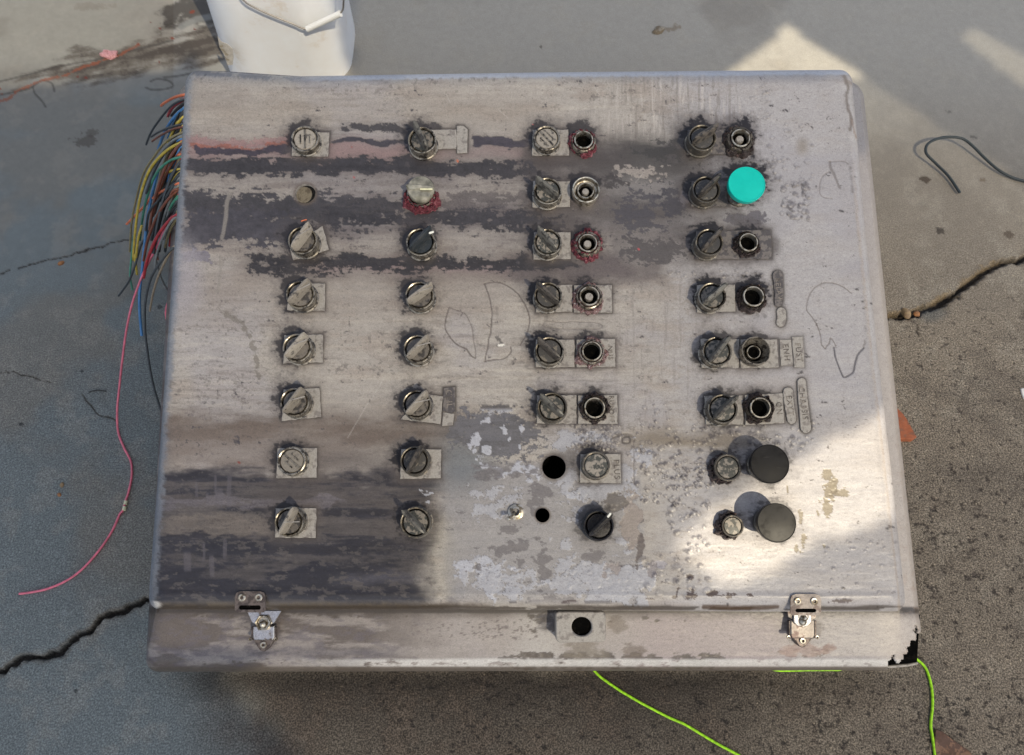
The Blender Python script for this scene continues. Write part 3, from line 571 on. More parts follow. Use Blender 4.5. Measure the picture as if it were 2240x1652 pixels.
        # shade in the corner under the lid's rim, painted on the strip
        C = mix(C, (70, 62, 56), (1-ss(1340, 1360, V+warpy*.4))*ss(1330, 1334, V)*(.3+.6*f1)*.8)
        C = mix(C, (158, 140, 128), ss(1930, 2020, U)*ss(.62, .7, f2)*.5)
    C = C*(.93+.14*f3[..., None])
    return np.clip(C, .004, .92), hgt+ (f1-.5)*.0006+(f4-.5)*.0015

# ------------------------------------------------------------------ CONTROL PANEL
panel = bpy.data.objects.new('control_panel', None); col.objects.link(panel); panel.matrix_world = PM
panel.empty_display_size = .05
tag(panel, 'large stained grey fibreglass control panel with rotary knobs and button sockets', 'control panel')

# lid ------------------------------------------------------
nu, nv = 860, 620
uu = np.linspace(0, 1, nu); vv = np.linspace(0, 1, nv)
def dens(t): return t + .0  # even spacing, rims refined below
edge = np.array([0, .0006, .0014, .0026, .0042, .006, .008, .0105, .0135])
uu = np.concatenate([edge, np.linspace(.017, .983, nu), 1-edge[::-1]]); vv = np.concatenate([edge, np.linspace(.017, .983, nv), 1-edge[::-1]])
nu, nv = len(uu), len(vv)
Uq, Vq = np.meshgrid(uu, vv)
Vm = 155+Vq*1180
for _ in range(4):
    l_, r_ = lid_l(Vm), lid_r(Vm)
    Um = l_+(r_-l_)*Uq
    Vm = lid_t(Um)+(lid_b(Um)-lid_t(Um))*Vq
dyt = Vm-lid_t(Um); dyb = lid_b(Um)-Vm; dy = np.minimum(dyt, dyb)
inset = np.where(dy < RC, RC-np.sqrt(np.maximum(RC**2-(RC-np.minimum(dy, RC))**2, 0)), 0)
Um = (l_+inset)+(r_-l_-2*inset)*Uq
sd, dl, dr, dt, db = lid_sd(Um, Vm); sd = np.maximum(sd, 0)
Cl, hl = paint(Um, Vm)
Re = 17.0+15*ss(1250, 1300, Vm)+15*(1-ss(190, 240, Vm))
q = np.clip(1-sd/Re, 0, 1); roll = (1-np.sqrt(np.maximum(1-q*q, 0)))*Re*.0006
hl = hl*ss(0, 8, sd)
bow = .0015*np.sin(np.clip((Um-400)/1500, 0, 1)*math.pi)       # slight belly of the sheet
ridge = .0007*np.exp(-((db-34)/6)**2)+.0007*np.exp(-((dr-16)/5)**2)
P = L(Um, Vm, hl-roll+ridge-.0005)
# holes
idx = np.arange(nu*nv).reshape(nv, nu)
faces = np.stack([idx[:-1, :-1], idx[1:, :-1], idx[1:, 1:], idx[:-1, 1:]], -1).reshape(-1, 4)
Ucf = Um.ravel()[faces].mean(1); Vcf = Vm.ravel()[faces].mean(1); keep = np.ones(len(faces), bool)
OPEN = HOLES+[(x, y, ri*1.0) for x, y, ri, *_ in SOCK]
Pf = P.reshape(-1, 3); Uf = Um.ravel(); Vf = Vm.ravel()
for x, y, r in OPEN:
    keep &= np.hypot(Ucf-x, Vcf-y) > r
used = np.zeros(len(Pf), int); np.add.at(used, faces[keep].ravel(), 1); alln = np.zeros(len(Pf), int); np.add.at(alln, faces.ravel(), 1)
bd = (used > 0) & (used < alln)
for x, y, r in OPEN:
    m = bd & (np.hypot(Uf-x, Vf-y) < r+4); c = L(x, y, 0.); rr = r*sc_at(x, y)
    d = Pf[m, :2]-c[:2]; d = d/np.linalg.norm(d, axis=1, keepdims=True); Pf[m, :2] = c[:2]+d*rr
faces = faces[keep]
# skirt
loop = np.concatenate([idx[0, :], idx[1:, -1], idx[-1, -2::-1], idx[-2:0:-1, 0]])
n0 = len(Pf); sk = Pf[loop].copy(); sk2 = sk.copy(); sk[:, 2] -= .007; sk2[:, 2] = sk[:, 2]; 
cen = L(1150, 745, 0.)[:2]; sk2[:, :2] = cen+(sk2[:, :2]-cen)*.985
m_ = len(loop); j = np.arange(m_); jn = (j+1) % m_
F1 = np.stack([loop[j], loop[jn], n0+jn, n0+j], -1)[:, ::-1]; F2 = np.stack([n0+j, n0+jn, n0+m_+jn, n0+m_+j], -1)[:, ::-1]
allV = np.concatenate([Pf, sk, sk2]); allC = np.concatenate([Cl.reshape(-1, 3), Cl.reshape(-1, 3)[loop], Cl.reshape(-1, 3)[loop]])
lid = mesh_obj('lid', allV, np.concatenate([faces, F1, F2]), M['sheet'], panel, True, allC)

# hole walls and what shows through them
for i, (x, y, r) in enumerate(HOLES):
    c = L(x, y, 0.); rr = r*sc_at(x, y); bm = bmesh.new()
    lathe(bm, [(rr*1.0, .0004), (rr*.985, -.0008), (rr*.985, -.005), (rr*1.3, -.005)], 40, cx=c[0], cy=c[1])
    bm_obj('hole_rim', bm, M['plate'] if i == 0 else M['plate_dark'], panel)
    if i == 0:
        bm = bmesh.new(); rg = lathe(bm, [(.03, -.034), (.001, -.033)], 30, cx=c[0]-.002, cy=c[1]-.002); cap(bm, rg[1])
        bm_obj('contact_block', bm, M['plate'], panel)

# base box ------------------------------------------------
NS = 1500
def rrect(pts, rads, n):                # rounded polygon, resampled
    out = []; P_ = [np.array(p, float) for p in pts]
    for i, p in enumerate(P_):
        a = nrm(P_[i-1]-p); b = nrm(P_[(i+1) % len(P_)]-p); r = rads[i]; th = math.acos(np.clip(a@b, -1, 1)); t = r/math.tan(th/2)
        s, e = p+a*t, p+b*t; c = p+nrm(a+b)*r/math.sin(th/2)
        a0 = math.atan2(*(s-c)[::-1]); a1 = math.atan2(*(e-c)[::-1]); da = (a1-a0+math.pi) % (2*math.pi)-math.pi
        out += [c+r*np.array([math.cos(a0+da*k/16), math.sin(a0+da*k/16)]) for k in range(17)]
    out = np.array(out+[out[0]]); s = np.r_[0, np.cumsum(np.linalg.norm(np.diff(out, axis=0), axis=1))]
    t = np.linspace(0, s[-1], n, endpoint=False); return np.stack([np.interp(t, s, out[:, 0]), np.interp(t, s, out[:, 1])], -1)
inner = rrect([(425, 185), (1845, 182), (1955, 1318), (352, 1318)], [24]*4, NS)
outer = rrect([(393, 182), (1886, 178), (2024, 1466), (318, 1470)], [30, 40, 84, 26], NS)
ncurve = 88
tt = np.concatenate([np.linspace(0, .78, 60, endpoint=False), 1-.22*np.cos(np.linspace(0, math.pi/2, 28))**1.0])
# angle-match the loops
def match(o, i):
    out = np.zeros_like(o)
    for k, p in enumerate(o):
        out[k] = (np.clip(p[0], 425-(p[1]-182)*.064+0, 1845+(p[1]-182)*.097), np.clip(p[1], 184, 1318))
    return out
inner = match(outer, inner)
H0, H1 = -.040, -.072                   # rim height, shoulder height
rows = []; rowC = []
for t in tt:                             # slope of the strip
    uv = inner*(1-t)+outer*t; s = .0
    h = H0+(H1-H0)*t*.55
    shoulder = max(0, (t-.78)/.22)
    h -= .024*(1-math.sqrt(max(0, 1-shoulder**2)))
    if t > .0: pass
    rows.append((uv, h))
Pb = []; Cb = []
for uv, h in rows:
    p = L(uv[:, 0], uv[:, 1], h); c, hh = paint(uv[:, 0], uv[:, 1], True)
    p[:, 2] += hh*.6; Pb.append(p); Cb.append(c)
# wall: rolled under, then down to the ground
lastw = l2w(Pb[-1]); cw = lastw[:, :2].mean(0)
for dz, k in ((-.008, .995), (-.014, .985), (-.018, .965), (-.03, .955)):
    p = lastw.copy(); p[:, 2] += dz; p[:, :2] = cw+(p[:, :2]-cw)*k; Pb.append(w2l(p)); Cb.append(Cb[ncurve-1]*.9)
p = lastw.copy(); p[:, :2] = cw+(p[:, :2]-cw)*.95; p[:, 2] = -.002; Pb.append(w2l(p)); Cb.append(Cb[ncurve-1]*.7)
nr = len(Pb); Pb = np.array(Pb); Cb = np.array(Cb)
ii = np.arange(nr*NS).reshape(nr, NS); a = ii[:-1]; b = ii[1:]
fb = np.stack([a, np.roll(a, -1, 1), np.roll(b, -1, 1), b], -1)
UV = np.array([r[0] for r in rows]+[outer]*(nr-ncurve))
uc = UV[:-1, :, 0]; vc = UV[:-1, :, 1]
nz = fbm(uc, vc, 16, 16, 4, 401)
brk = [(2040, 1350), (2010, 1366), (2009, 1385), (2000, 1404), (1972, 1422), (1966, 1436), (1944, 1454), (1950, 1480), (2003, 1490), (2060, 1420)]
nz2 = fbm(uc, vc, 5, 5, 3, 405)
gone = inpoly(uc+(nz-.5)*22+(nz2-.5)*7, vc+(nz-.5)*22-(nz2-.5)*7, brk)
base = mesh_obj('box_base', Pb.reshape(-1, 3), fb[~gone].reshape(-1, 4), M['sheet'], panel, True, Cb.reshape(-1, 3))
sm = base.modifiers.new('thickness', 'SOLIDIFY'); sm.thickness = .0035; sm.offset = -1
# black slab put in as the dark of the hole; then the surviving lip
p0 = L(np.array([1925., 2012, 2006, 1930]), np.array([1340., 1345, 1449, 1457]), -.070); 
bm = bmesh.new(); vs = [bm.verts.new(tuple(q)) for q in p0]; vs2 = [bm.verts.new((q[0], q[1], q[2]-.01)) for q in p0]
bm.faces.new(vs); bm.faces.new(vs2[::-1])
for i in range(4): bm.faces.new((vs[i], vs[(i+1) % 4], vs2[(i+1) % 4], vs2[i]))
bm_obj('hole_dark', bm, M['void'], panel)
rim_ = [L(x, y, -.076) for x, y in ((1915., 1459.), (1950., 1457.5), (1985., 1454.5), (2006., 1450.))]
tube('broken_rim', rim_, .0022, M['plate'], panel)
# closed dark cavity under the lid so holes look into darkness
bm = bmesh.new(); cc = [L(u, v, -.045) for u, v in ((440, 200), (1830, 200), (1940, 1300), (365, 1300))]
bm.faces.new([bm.verts.new(tuple(q)) for q in cc])
bm_obj('back_plate', bm, M['void'], panel)

# plates --------------------------------------------------
def plate(q, kd, th=.0016, name='legend_plate', m=None, seed=0, jag=.5):
    rn = random.Random(seed+int(q[0][0])); pts = []
    n = len(q)
    for i in range(n):
        a, b = np.array(q[i], float), np.array(q[(i+1) % n], float); k = max(2, int(np.linalg.norm(b-a)/7))
        for j in range(k):
            p = a+(b-a)*j/k
            if j: p = p+np.array([rn.gauss(0, jag), rn.gauss(0, jag)])
            pts.append(p)
    pl = [tuple(L(p[0], p[1], th)[:2]) for p in pts][::-1]
    bm = bmesh.new(); prism(bm, pl, -.0004, th, .0005)
    return bm_obj(name, bm, m or M['plate_dark' if kd else 'plate'], panel, 30)
for q, kd in PLATES: plate(q, kd)

def text_on(s, u, v, size, ang, parent, th, mat):
    cu = bpy.data.curves.new('lettering', 'FONT'); cu.body = s; cu.size = size; cu.extrude = .0004; cu.align_x = 'CENTER'; cu.align_y = 'CENTER'; cu.resolution_u = 3; cu.space_character = 1.15
    to = bpy.data.objects.new('tmp', cu); col.objects.link(to); bpy.context.view_layer.update()
    me = bpy.data.meshes.new_from_object(to.evaluated_get(bpy.context.evaluated_depsgraph_get())); bpy.data.objects.remove(to)
    me.materials.clear(); me.materials.append(mat); o = bpy.data.objects.new('lettering', me); col.objects.link(o); o.parent = parent
    p = L(u, v, th); o.matrix_local = Matrix.Translation((p[0], p[1], th)) @ Matrix.Rotation(R(ang), 4, 'Z'); return o
def strip(outline, txt, tu, tv, size, ang=-86, th=.0012, seed=0, kd=0):
    o = plate([tuple(p) for p in outline], kd, th, 'label_strip', seed=seed, jag=.35)
    if txt:
        text_on(txt, tu, tv, size, ang, o, th+.0001, M['letter'])
    return o
for q_ in (): pass
M['letter'] = mat_worn('buried_lettering', tuple(lin((134, 126, 118))), tuple(lin((84, 78, 74))), .5)
for i_, (ol, tx, tu_, tv_, sz_, th_, kd_) in enumerate(STRIPS): strip(ol, tx, tu_, tv_, sz_, th=th_, seed=i_, kd=kd_)
for s_, u, v, z, a in (('RUN', 1338, 882, .009, -88), ('OFF', 1338, 910, .009, -88), ('PLUS', 1349, 1027, .0105, -88), ('NUS', 1335, 772, .009, -88), ('ON', 1704, 893, .010, -88)):
    text_on(s_, u, v, z, a, panel, .0018, M['letter'])

# rotary switches ------------------------------------------
def handle_bm(r, z0, z1, long_):         # tapering bar across the dial, tip overhangs at +x
    bm = bmesh.new(); secs = []
    xs = np.linspace(-.93, long_, 15)
    for x in xs:
        e = min(1, math.sqrt(max(0.02, 1-((x-(-.93+long_)/2)/((long_+.93)/2))**8)))
        wt, wb = .115*r*(1+.15*x)*e, .25*r*e*(1-.15*abs(x))
        zt = z1-(.0022 if x < -.6 else 0)*(-.6-x)/.33
        secs.append([(x*r, -wb, z0), (x*r, -wt*1.25, zt-.0016), (x*r, -wt*.6, zt), (x*r, wt*.6, zt), (x*r, wt*1.25, zt-.0016), (x*r, wb, z0)])
    vs = [[bm.verts.new(p) for p in s] for s in secs]
    for a_, b_ in zip(vs[:-1], vs[1:]):
        for k in range(5): bm.faces.new((a_[k], a_[k+1], b_[k+1], b_[k]))
    bm.faces.new(vs[0]); bm.faces.new(vs[-1]); return bm
RS = .0188
DIAL = {'knob': 'knob_dial', 'knob_half': 'knob_half', 'knob_dark': 'knob_dark'}; BAR = {'knob': 'knob', 'knob_half': 'bar_grey', 'knob_dark': 'bar_dark'}
def selector_meshes(fin, bez, clear=False):
    r = RS
    bm = bmesh.new(); lathe(bm, [(r*1.05, 0), (r*1.06, .003), (r*.98, .004), (r*.965, .0165), (r*1.0, .0185), (r*.99, .0203), (r*.95, .0210), (r*.885, .0205), (r*.87, .0195), (r*.865, .0130)], 44)
    b = bm_obj('selector_switch', bm, M[bez], panel, 40)
    bm = bmesh.new(); rg = lathe(bm, [(r*.80, .0130), (r*.795, .0180), (r*.76, .0192), (r*.4, .0196), (r*.02, .0197)], 36); cap(bm, rg[-1])
    k = bm_obj('dial', bm, M[DIAL.get(fin, fin)], b, 40)
    g_ = bm_obj('grip_bar', handle_bm(r, .0185, .039, 1.12), M[BAR.get(fin, fin)], b, 40)
    return b, (k, g_)
proto = {}
PTR = {'navy': 'white', 'black': 'white'}
for u, v, rad, ang, fin, bez in SEL:
    key = (fin, bez)
    if key not in proto:
        b, k = selector_meshes(fin, bez); proto[key] = (b, k)
    else:
        b0, k0 = proto[key]; b = b0.copy(); col.objects.link(b); k = []
        for k1 in k0: k2 = k1.copy(); col.objects.link(k2); k2.parent = b; k.append(k2)
    p = L(u, v, .020); s = rad*sc_at(u, v, .020)/RS
    b.parent = panel; b.matrix_local = Matrix.Translation((p[0], p[1], 0)) @ Matrix.Scale(s, 4) @ Matrix.Rotation(R((hash((u,)) % 100)/100*0+u % 90), 4, 'Z')
    for k2 in k: k2.matrix_local = Matrix.Rotation(R(ang-(u % 90)), 4, 'Z')
    k = k[1]
    if fin in ('navy', 'black'):
        bm = bmesh.new(); c_ = [(.75, -.07), (1.05, -.07), (1.08, 0), (1.05, .07), (.75, .07), (.71, 0)]
        prism(bm, [(x*RS, y*RS) for x, y in c_], .0385, .0396, .0002); o = bm_obj('pointer_mark', bm, M['white'], b); o.matrix_local = k.matrix_local
    elif fin == 'knob':
        bm = bmesh.new(); prism(bm, [(-.1*RS, -.03*RS), (.98*RS, -.035*RS), (1.0*RS, .03*RS), (-.1*RS, .03*RS)], .0385, .0392, .0001)
        o = bm_obj('pointer_mark', bm, M['plate'], b); o.matrix_local = k.matrix_local
# clear-lens knob with a yellowed line
mm, t_, p_ = newmat('smoky_lens'); p_.inputs['Base Color'].default_value = (.20, .19, .15, 1); p_.inputs['Roughness'].default_value = .12; p_.inputs['Coat Weight'].default_value = .6
n_ = N(t_, 'ShaderNodeTexNoise', Scale=90., Detail=5.); t_.links.new(coords(t_), n_.inputs[0]); r_1 = ramp(t_, n_.outputs[0], [(.35, (.12, .115, .09)), (.6, (.30, .285, .23)), (.75, (.42, .39, .33))]); t_.links.new(r_1.outputs[0], p_.inputs['Base Color'])
p = L(920.5, 420, .02); bm = bmesh.new(); lathe(bm, [(RS*1.0, 0), (RS*1.0, .013), (RS*1.03, .015), (RS*.96, .0158)], 40)
b = bm_obj('selector_switch', bm, M['bezel'], panel); b.matrix_local = Matrix.Translation((p[0], p[1], 0))
b['label'] = 'smoky clear knob with pale line and red sealant below'
bm = bmesh.new(); rg = lathe(bm, [(RS*.97, .013), (RS*.98, .021), (RS*.9, .0235), (RS*.5, .025), (RS*.02, .0255)], 40); cap(bm, rg[-1]); hb = handle_bm(RS, .02, .029, 1.02)
for v_ in hb.verts: v_.co.y *= 1.3
me = bpy.data.meshes.new('t'); hb.to_mesh(me); hb.free(); bm.from_mesh(me)
k = bm_obj('knob', bm, mm, b); k.matrix_local = Matrix.Translation((0, .004, 0)) @ Matrix.Rotation(R(176), 4, 'Z')
bm = bmesh.new(); prism(bm, [(-.0*RS, -.05*RS), (.86*RS, -.06*RS), (.9*RS, 0), (.86*RS, .06*RS), (0*RS, .05*RS)], .0285, .0297, .0003); o = bm_obj('pointer_mark', bm, M['cream'], b); o.matrix_local = k.matrix_local

def goo(u, v, r0, r1, mat, parent, seed, h=.008, a0=0, a1=360, hole=True):
    rn = np.random.RandomState(seed); bm = bmesh.new(); na, nr_ = 90, 12; c = np.array([0., 0.]); rows_ = []
    s = sc_at(u, v)
    for i in range(nr_):
        t = i/(nr_-1); row = []
        for k_ in range(na+(0 if a1-a0 >= 360 else 1)):
            a = R(a0+(a1-a0)*k_/na); uu_ = math.cos(a)*40; vv_ = math.sin(a)*40
            rim = 1+.42*(float(fbm(np.array([uu_]), np.array([vv_]), 16, 16, 4, seed)[0])-.5)
            r = (r0+(r1*rim-r0)*t)*s
            nz_ = float(fbm(np.array([uu_*(1+t)]), np.array([vv_*(1+t)]), 7, 7, 4, seed+50)[0])
            z = h*math.sin(math.pi*(.35+.65*t))**.7*(.35+1.1*nz_) if t < 1 else -.0005
            row.append(bm.verts.new((r*math.cos(a), r*math.sin(a), z)))
        rows_.append(row)
    n = len(rows_[0]); full = a1-a0 >= 360
    for A, B in zip(rows_[:-1], rows_[1:]):
        for k_ in range(n if full else n-1): bm.faces.new((A[k_], A[(k_+1) % n], B[(k_+1) % n], B[k_]))
    o = bm_obj('sealant', bm, mat, parent, 60); return o
o = goo(920.5, 420, 27, 41, M['goo_red'], b, 77, .015, 140, 375)

# push button sockets --------------------------------------
for i, (u, v, ri, ro, g, pin) in enumerate(SOCK):
    hz = .014; p = L(u, v, hz); s = sc_at(u, v, hz); ri_, ro_ = ri*s, ro*s
    bm = bmesh.new()
    if g is None and pin:        # wide polished cup round the inner ring
        lathe(bm, [(ro_*.98, 0), (ro_, .010), (ro_, .016), (ro_*.95, .0168), (ro_*.90, .016), (ro_*.84, .009), (ri_*1.2, .008)], 48); m_b = M['chrome']
    elif g is None:              # deep crusted cone
        lathe(bm, [(ro_*1.0, 0), (ro_*1.02, .013), (ro_*.98, .0165), (ro_*.92, .0165), (ro_*.84, .012), (ri_*1.5, .0065), (ri_*1.42, .002)], 48, .008, 3); m_b = M['bezel']
    else:
        lathe(bm, [(ro_*.92, 0), (ro_*.93, .008), (ro_*.86, .0105), (ri_*1.25, .011), (ri_*1.2, .009)], 44); m_b = M['bezel_dark'] if u > 1400 else M['bezel']
    b = bm_obj('button_socket', bm, m_b, panel); b.matrix_local = Matrix.Translation((p[0], p[1], 0))
    bm = bmesh.new(); zt = .0065 if (g is None and not pin) else hz; zf = .0021
    lathe(bm, [(ri_*1.10, zt-.008), (ri_*1.10, zt-.0008), (ri_*1.04, zt), (ri_*.96, zt), (ri_*.92, zt-.001), (ri_*.90, (zt+zf)/2), (ri_*.88, zf)], 48)
    bm_obj('threaded_ring', bm, M['chrome'], b)
    bm = bmesh.new(); rg = lathe(bm, [(ri_*.89, zf+.002), (ri_*.6, zf+.002), (ri_*.58, zf)], 36)
    bm_obj('inner_sleeve', bm, M['void'], b)
    bm = bmesh.new(); rg = lathe(bm, [(ri_*(.9 if g or pin else 1.45), zf-.0001), (ri_*.02, zf-.0001)], 30); cap(bm, rg[-1]); bm_obj('socket_dark', bm, M['void'], b)  # black disc stands in for the darkness of the open hole
    if pin:
        bm = bmesh.new(); rg = lathe(bm, [(ri_*.46, zf), (ri_*.46, zt-.006), (ri_*.40, zt-.0045), (ri_*.02, zt-.004)], 24); cap(bm, rg[-1]); bm_obj('plunger', bm, M['plate'], b)
    if g: goo(u, v, ri*1.12, ro*1.12 if g != 'goo_red' or i else ro*1.05, M[g], b, 200+i, .010 if g != 'goo_pale' else .009)

# capped buttons -------------------------------------------
for i, (u, v, rad) in enumerate(BTN):
    hz = .0145; p = L(u, v, hz); r = rad*sc_at(u, v, hz); dk = i >= 3
    bm = bmesh.new(); lathe(bm, [(r*1.04, 0), (r*1.03, .003), (r*.97, .004), (r*.96, .012), (r*1.0, .0135), (r*.98, .0152), (r*.92, .0156), (r*.84, .015), (r*.83, .012)], 44, .004 if dk else 0)
    b = bm_obj('push_button', bm, M['bezel_dark' if dk else 'bezel'], panel); b.matrix_local = Matrix.Translation((p[0], p[1], 0))
    bm = bmesh.new()
    rg = lathe(bm, [(r*.80, .010), (r*.80, .0125 if i != 3 else .0155), (r*.75, .0138 if i != 3 else .0165), (r*.02, .0142 if i != 3 else .0168)], 36); cap(bm, rg[-1])
    bm_obj('button_cap', bm, M['knob_half' if dk else 'knob'], b)
    if not dk:                  # moulded slot line and bars on the face
        an = [93, -40, -48][i]
        for x0, w_, l_ in ((0, .07, .72), (-.32, .05, .35), (.32, .05, .35)):
            bm = bmesh.new(); prism(bm, [(-l_*r, (x0-w_)*r), (l_*r, (x0-w_)*r), (l_*r, (x0+w_)*r), (-l_*r, (x0+w_)*r)], .0138, .0150, .0003)
            o = bm_obj('face_bar', bm, M['bezel'], b); o.matrix_local = Matrix.Rotation(R(an), 4, 'Z')
    if i == 1: o = goo(u, v, 20, 37, M['goo_red'], b, 300, .008, 150, 200)
    if i == 4: goo(u, v, 24, 37, M['goo_dark'], b, 301, .009, 100, 290)
    if i == 5: goo(u, v, 22, 33, M['goo_dark'], b, 302, .010, 60, 300)

# mushroom buttons ------------------------------------------
for i, (u, v, rad, fin) in enumerate(MUSH):
    hz = .040 if i else .036; p = L(u, v, hz); r = rad*sc_at(u, v, hz)
    bm = bmesh.new(); lathe(bm, [(r*.72, 0), (r*.72, .004), (r*.6, .006), (r*.6, .014), (r*.42, .016), (r*.42, hz-.012)], 40)
    b = bm_obj('mushroom_button', bm, M['bezel_dark'], panel); b.matrix_local = Matrix.Translation((p[0], p[1], 0))
    b['label'] = ['bright teal mushroom button', 'upper black mushroom button', 'lower black mushroom button in the sun patch'][i]
    bm = bmesh.new(); z = hz
    rg = lathe(bm, [(r*.40, z-.012), (r*.93, z-.0115), (r*.97, z-.010), (r*.985, z-.006), (r*.99, z-.003), (r*1.0, z-.0018), (r*.985, z-.0004), (r*.965, z), (r*.95, z), (r*.935, z-.0006), (r*.90, z-.0006), (r*.5, z+.0002), (r*.02, z+.0003)], 56); cap(bm, rg[-1])
    bm_obj('button_cap', bm, M[fin], b)
# toggle switch ---------------------------------------------
p = L(1128.5, 1120.5, .005); s = sc_at(1128, 1120)
bm = bmesh.new(); lathe(bm, [(17*s, 0), (17*s, .0025), (15*s, .003), (12.5*s, .0032), (12*s, .0055), (8*s, .0062), (7.4*s, .003)], 40, .006)
b = bm_obj('toggle_switch', bm, M['chrome'], panel); b.matrix_local = Matrix.Translation((p[0], p[1], 0))
bm = bmesh.new(); lathe(bm, [(.0012, .002), (.0015, .012), (.0026, .020), (.0027, .023), (.0016, .0245), (.0002, .0248)], 20); o = bm_obj('toggle_lever', bm, M['chrome'], b); o.matrix_local = Euler((R(22), R(-26), 0)).to_matrix().to_4x4()

# latches ----------------------------------------------------
def ppts(h, pts): return [tuple(L(x, y, h)[:2]) for x, y in pts][::-1]
def rivet(parent, u, v, h, r, m='chrome'):
    s = sc_at(u, v, h); p = L(u, v, h); bm = bmesh.new(); lathe(bm, [(r*s, h-.001), (r*s, h+.0007), (r*.85*s, h+.0013), (r*.5*s, h+.0012), (r*.42*s, h-.002)], 24, cx=p[0], cy=p[1]); return bm_obj('rivet', bm, M[m], parent)
M['keeper_steel'] = mat_worn('dull_steel', tuple(lin((138, 130, 126))), tuple(lin((104, 92, 88))), .35, .42, .35, scale=90)
def keeper(u0, v0, u1, v1, slot, riv, mat):
    h = .003; bm = bmesh.new(); r = 12
    o = [(u0+r, v0), (u1-r, v0), (u1-3, v0+3.5), (u1, v0+r), (u1+.5, v1-6), (u1-4, v1), (u0+4, v1), (u0-.5, v1-6), (u0, v0+r), (u0+3, v0+3.5)]
    sl = [(slot[0]+3, slot[1]), (slot[2]-3, slot[1]), (slot[2], slot[1]+3), (slot[2], slot[3]-3), (slot[2]-3, slot[3]), (slot[0]+3, slot[3]), (slot[0], slot[3]-3), (slot[0], slot[1]+3)]
    top = [bm.verts.new(tuple(L(x, y, h))) for x, y in o]; ti = [bm.verts.new(tuple(L(x, y, h))) for x, y in sl]
    e = [bm.edges.new((a_, b_)) for lp in (top, ti) for a_, b_ in zip(lp, lp[1:]+lp[:1])]
    bmesh.ops.triangle_fill(bm, use_beauty=True, use_dissolve=False, edges=e)
    r_ = bmesh.ops.extrude_face_region(bm, geom=list(bm.faces)); 
    for x in r_['geom']:
        if isinstance(x, bmesh.types.BMVert): x.co.z -= .0022
    k = bm_obj('latch_keeper', bm, mat, panel, 30)
    for x, y in riv: rivet(k, x, y, h+.0006, 8)
    bm = bmesh.new(); prism(bm, ppts(h-.003, [(slot[0]-1, slot[1]-1), (slot[2]+1, slot[1]-1), (slot[2]+1, slot[3]+1), (slot[0]-1, slot[3]+1)]), -.0005, .0006); bm_obj('slot_shadow_gap', bm, M['void'], k)
    return k
keeper(514, 1293.5, 580.5, 1340, (522.5, 1324.5, 570.5, 1334), [(529.4, 1307.5), (566, 1307.5)], M['steel_dark'])
keeper(1729.5, 1299.5, 1796, 1346.5, (1740, 1331.5, 1786, 1340), [(1745, 1315.5), (1781, 1315.5)], M['keeper_steel'])
def latch(cu, tip, top, half, yy, mats, wing, hexr):
    h = -.037
    bm = bmesh.new(); prism(bm, ppts(h, [(cu-25, yy[1]), (cu+25, yy[1]), (cu+25, yy[2]-2), (cu+13, tip-11), (cu+8, tip-4), (cu+3, tip-.6), (cu-3, tip-.6), (cu-8, tip-4), (cu-13, tip-11), (cu-25, yy[2]-2)]), h-.012, h, .0008)
    b = bm_obj('toggle_latch', bm, mats[1], panel)
    bm = bmesh.new(); prism(bm, ppts(h+.008, wing), h+.006, h+.0085, .0006); bm_obj('latch_wing', bm, mats[0], b)
    bm = bmesh.new(); prism(bm, ppts(h+.006, [(cu-half, yy[0]), (cu+half, yy[0]), (cu+half+.5, yy[2]-3), (cu+half-3, yy[2]+3), (cu-half+3, yy[2]+3), (cu-half-.5, yy[2]-3)]), h, h+.0062, .0014); bm_obj('latch_body', bm, mats[0], b)
    for sx in (-1, 1):
        bm = bmesh.new(); prism(bm, ppts(h+.004, [(cu+sx*(half+2)-2, yy[0]+2), (cu+sx*(half+2)+2, yy[0]+2), (cu+sx*(half+2)+2, yy[2]+2), (cu+sx*(half+2)-2, yy[2]+2)]), h-.002, h+.004, .0006); bm_obj('side_link', bm, mats[1], b)
        rivet(b, cu+sx*(half+5), yy[2], h+.003, 4)
    p = L(cu, yy[0]-8, h+.01); s = sc_at(cu, yy[0], h+.01); bm = bmesh.new()
    lathe(bm, [(hexr*s, h+.004), (hexr*s, h+.012), (hexr*.92*s, h+.013), (hexr*.74*s, h+.0125), (hexr*.66*s, h+.009), (hexr*.2*s, h+.0085)], 6 if hexr > 13 else 20, cx=p[0], cy=p[1]); bm_obj('hex_nut', bm, M['chrome'], b)
    bm = bmesh.new(); lathe(bm, [(5.6*s, h+.008), (7.5*s, h+.011), (7*s, h+.014), (4*s, h+.016), (.3*s, h+.0166)], 20, cx=p[0], cy=p[1]-.002); bm_obj('pivot_ball', bm, M['chrome'], b)
    if hexr < 14:
        bm = bmesh.new(); prism(bm, ppts(h+.0125, [(cu-19, 1338), (cu+19, 1338), (cu+19, 1361), (cu+12, 1369), (cu, 1373), (cu-12, 1369), (cu-19, 1361)]), h+.0095, h+.0125, .0007); bm_obj('latch_tongue', bm, M['steel'], b)
        p = L(cu, 1360, h+.013); bm = bmesh.new(); lathe(bm, [(9*s, h+.012), (8.4*s, h+.014), (5*s, h+.0165), (.3*s, h+.0175)], 20, cx=p[0], cy=p[1]); bm_obj('tongue_rivet', bm, M['chrome'], b)
    rivet(b, cu, tip-15, h+.001, 7)
latch(576, 1426, 1336, 23, (1370, 1378, 1398), (M['steel'], M['steel_dark']), [(540, 1336), (616, 1336), (600, 1363), (590, 1367), (560, 1367), (551, 1361)], 18)
M['steel_mid'] = mat_worn('heat_tinted_steel', tuple(lin((150, 142, 136))), tuple(lin((112, 96, 92))), .4, .36, .5, scale=90)
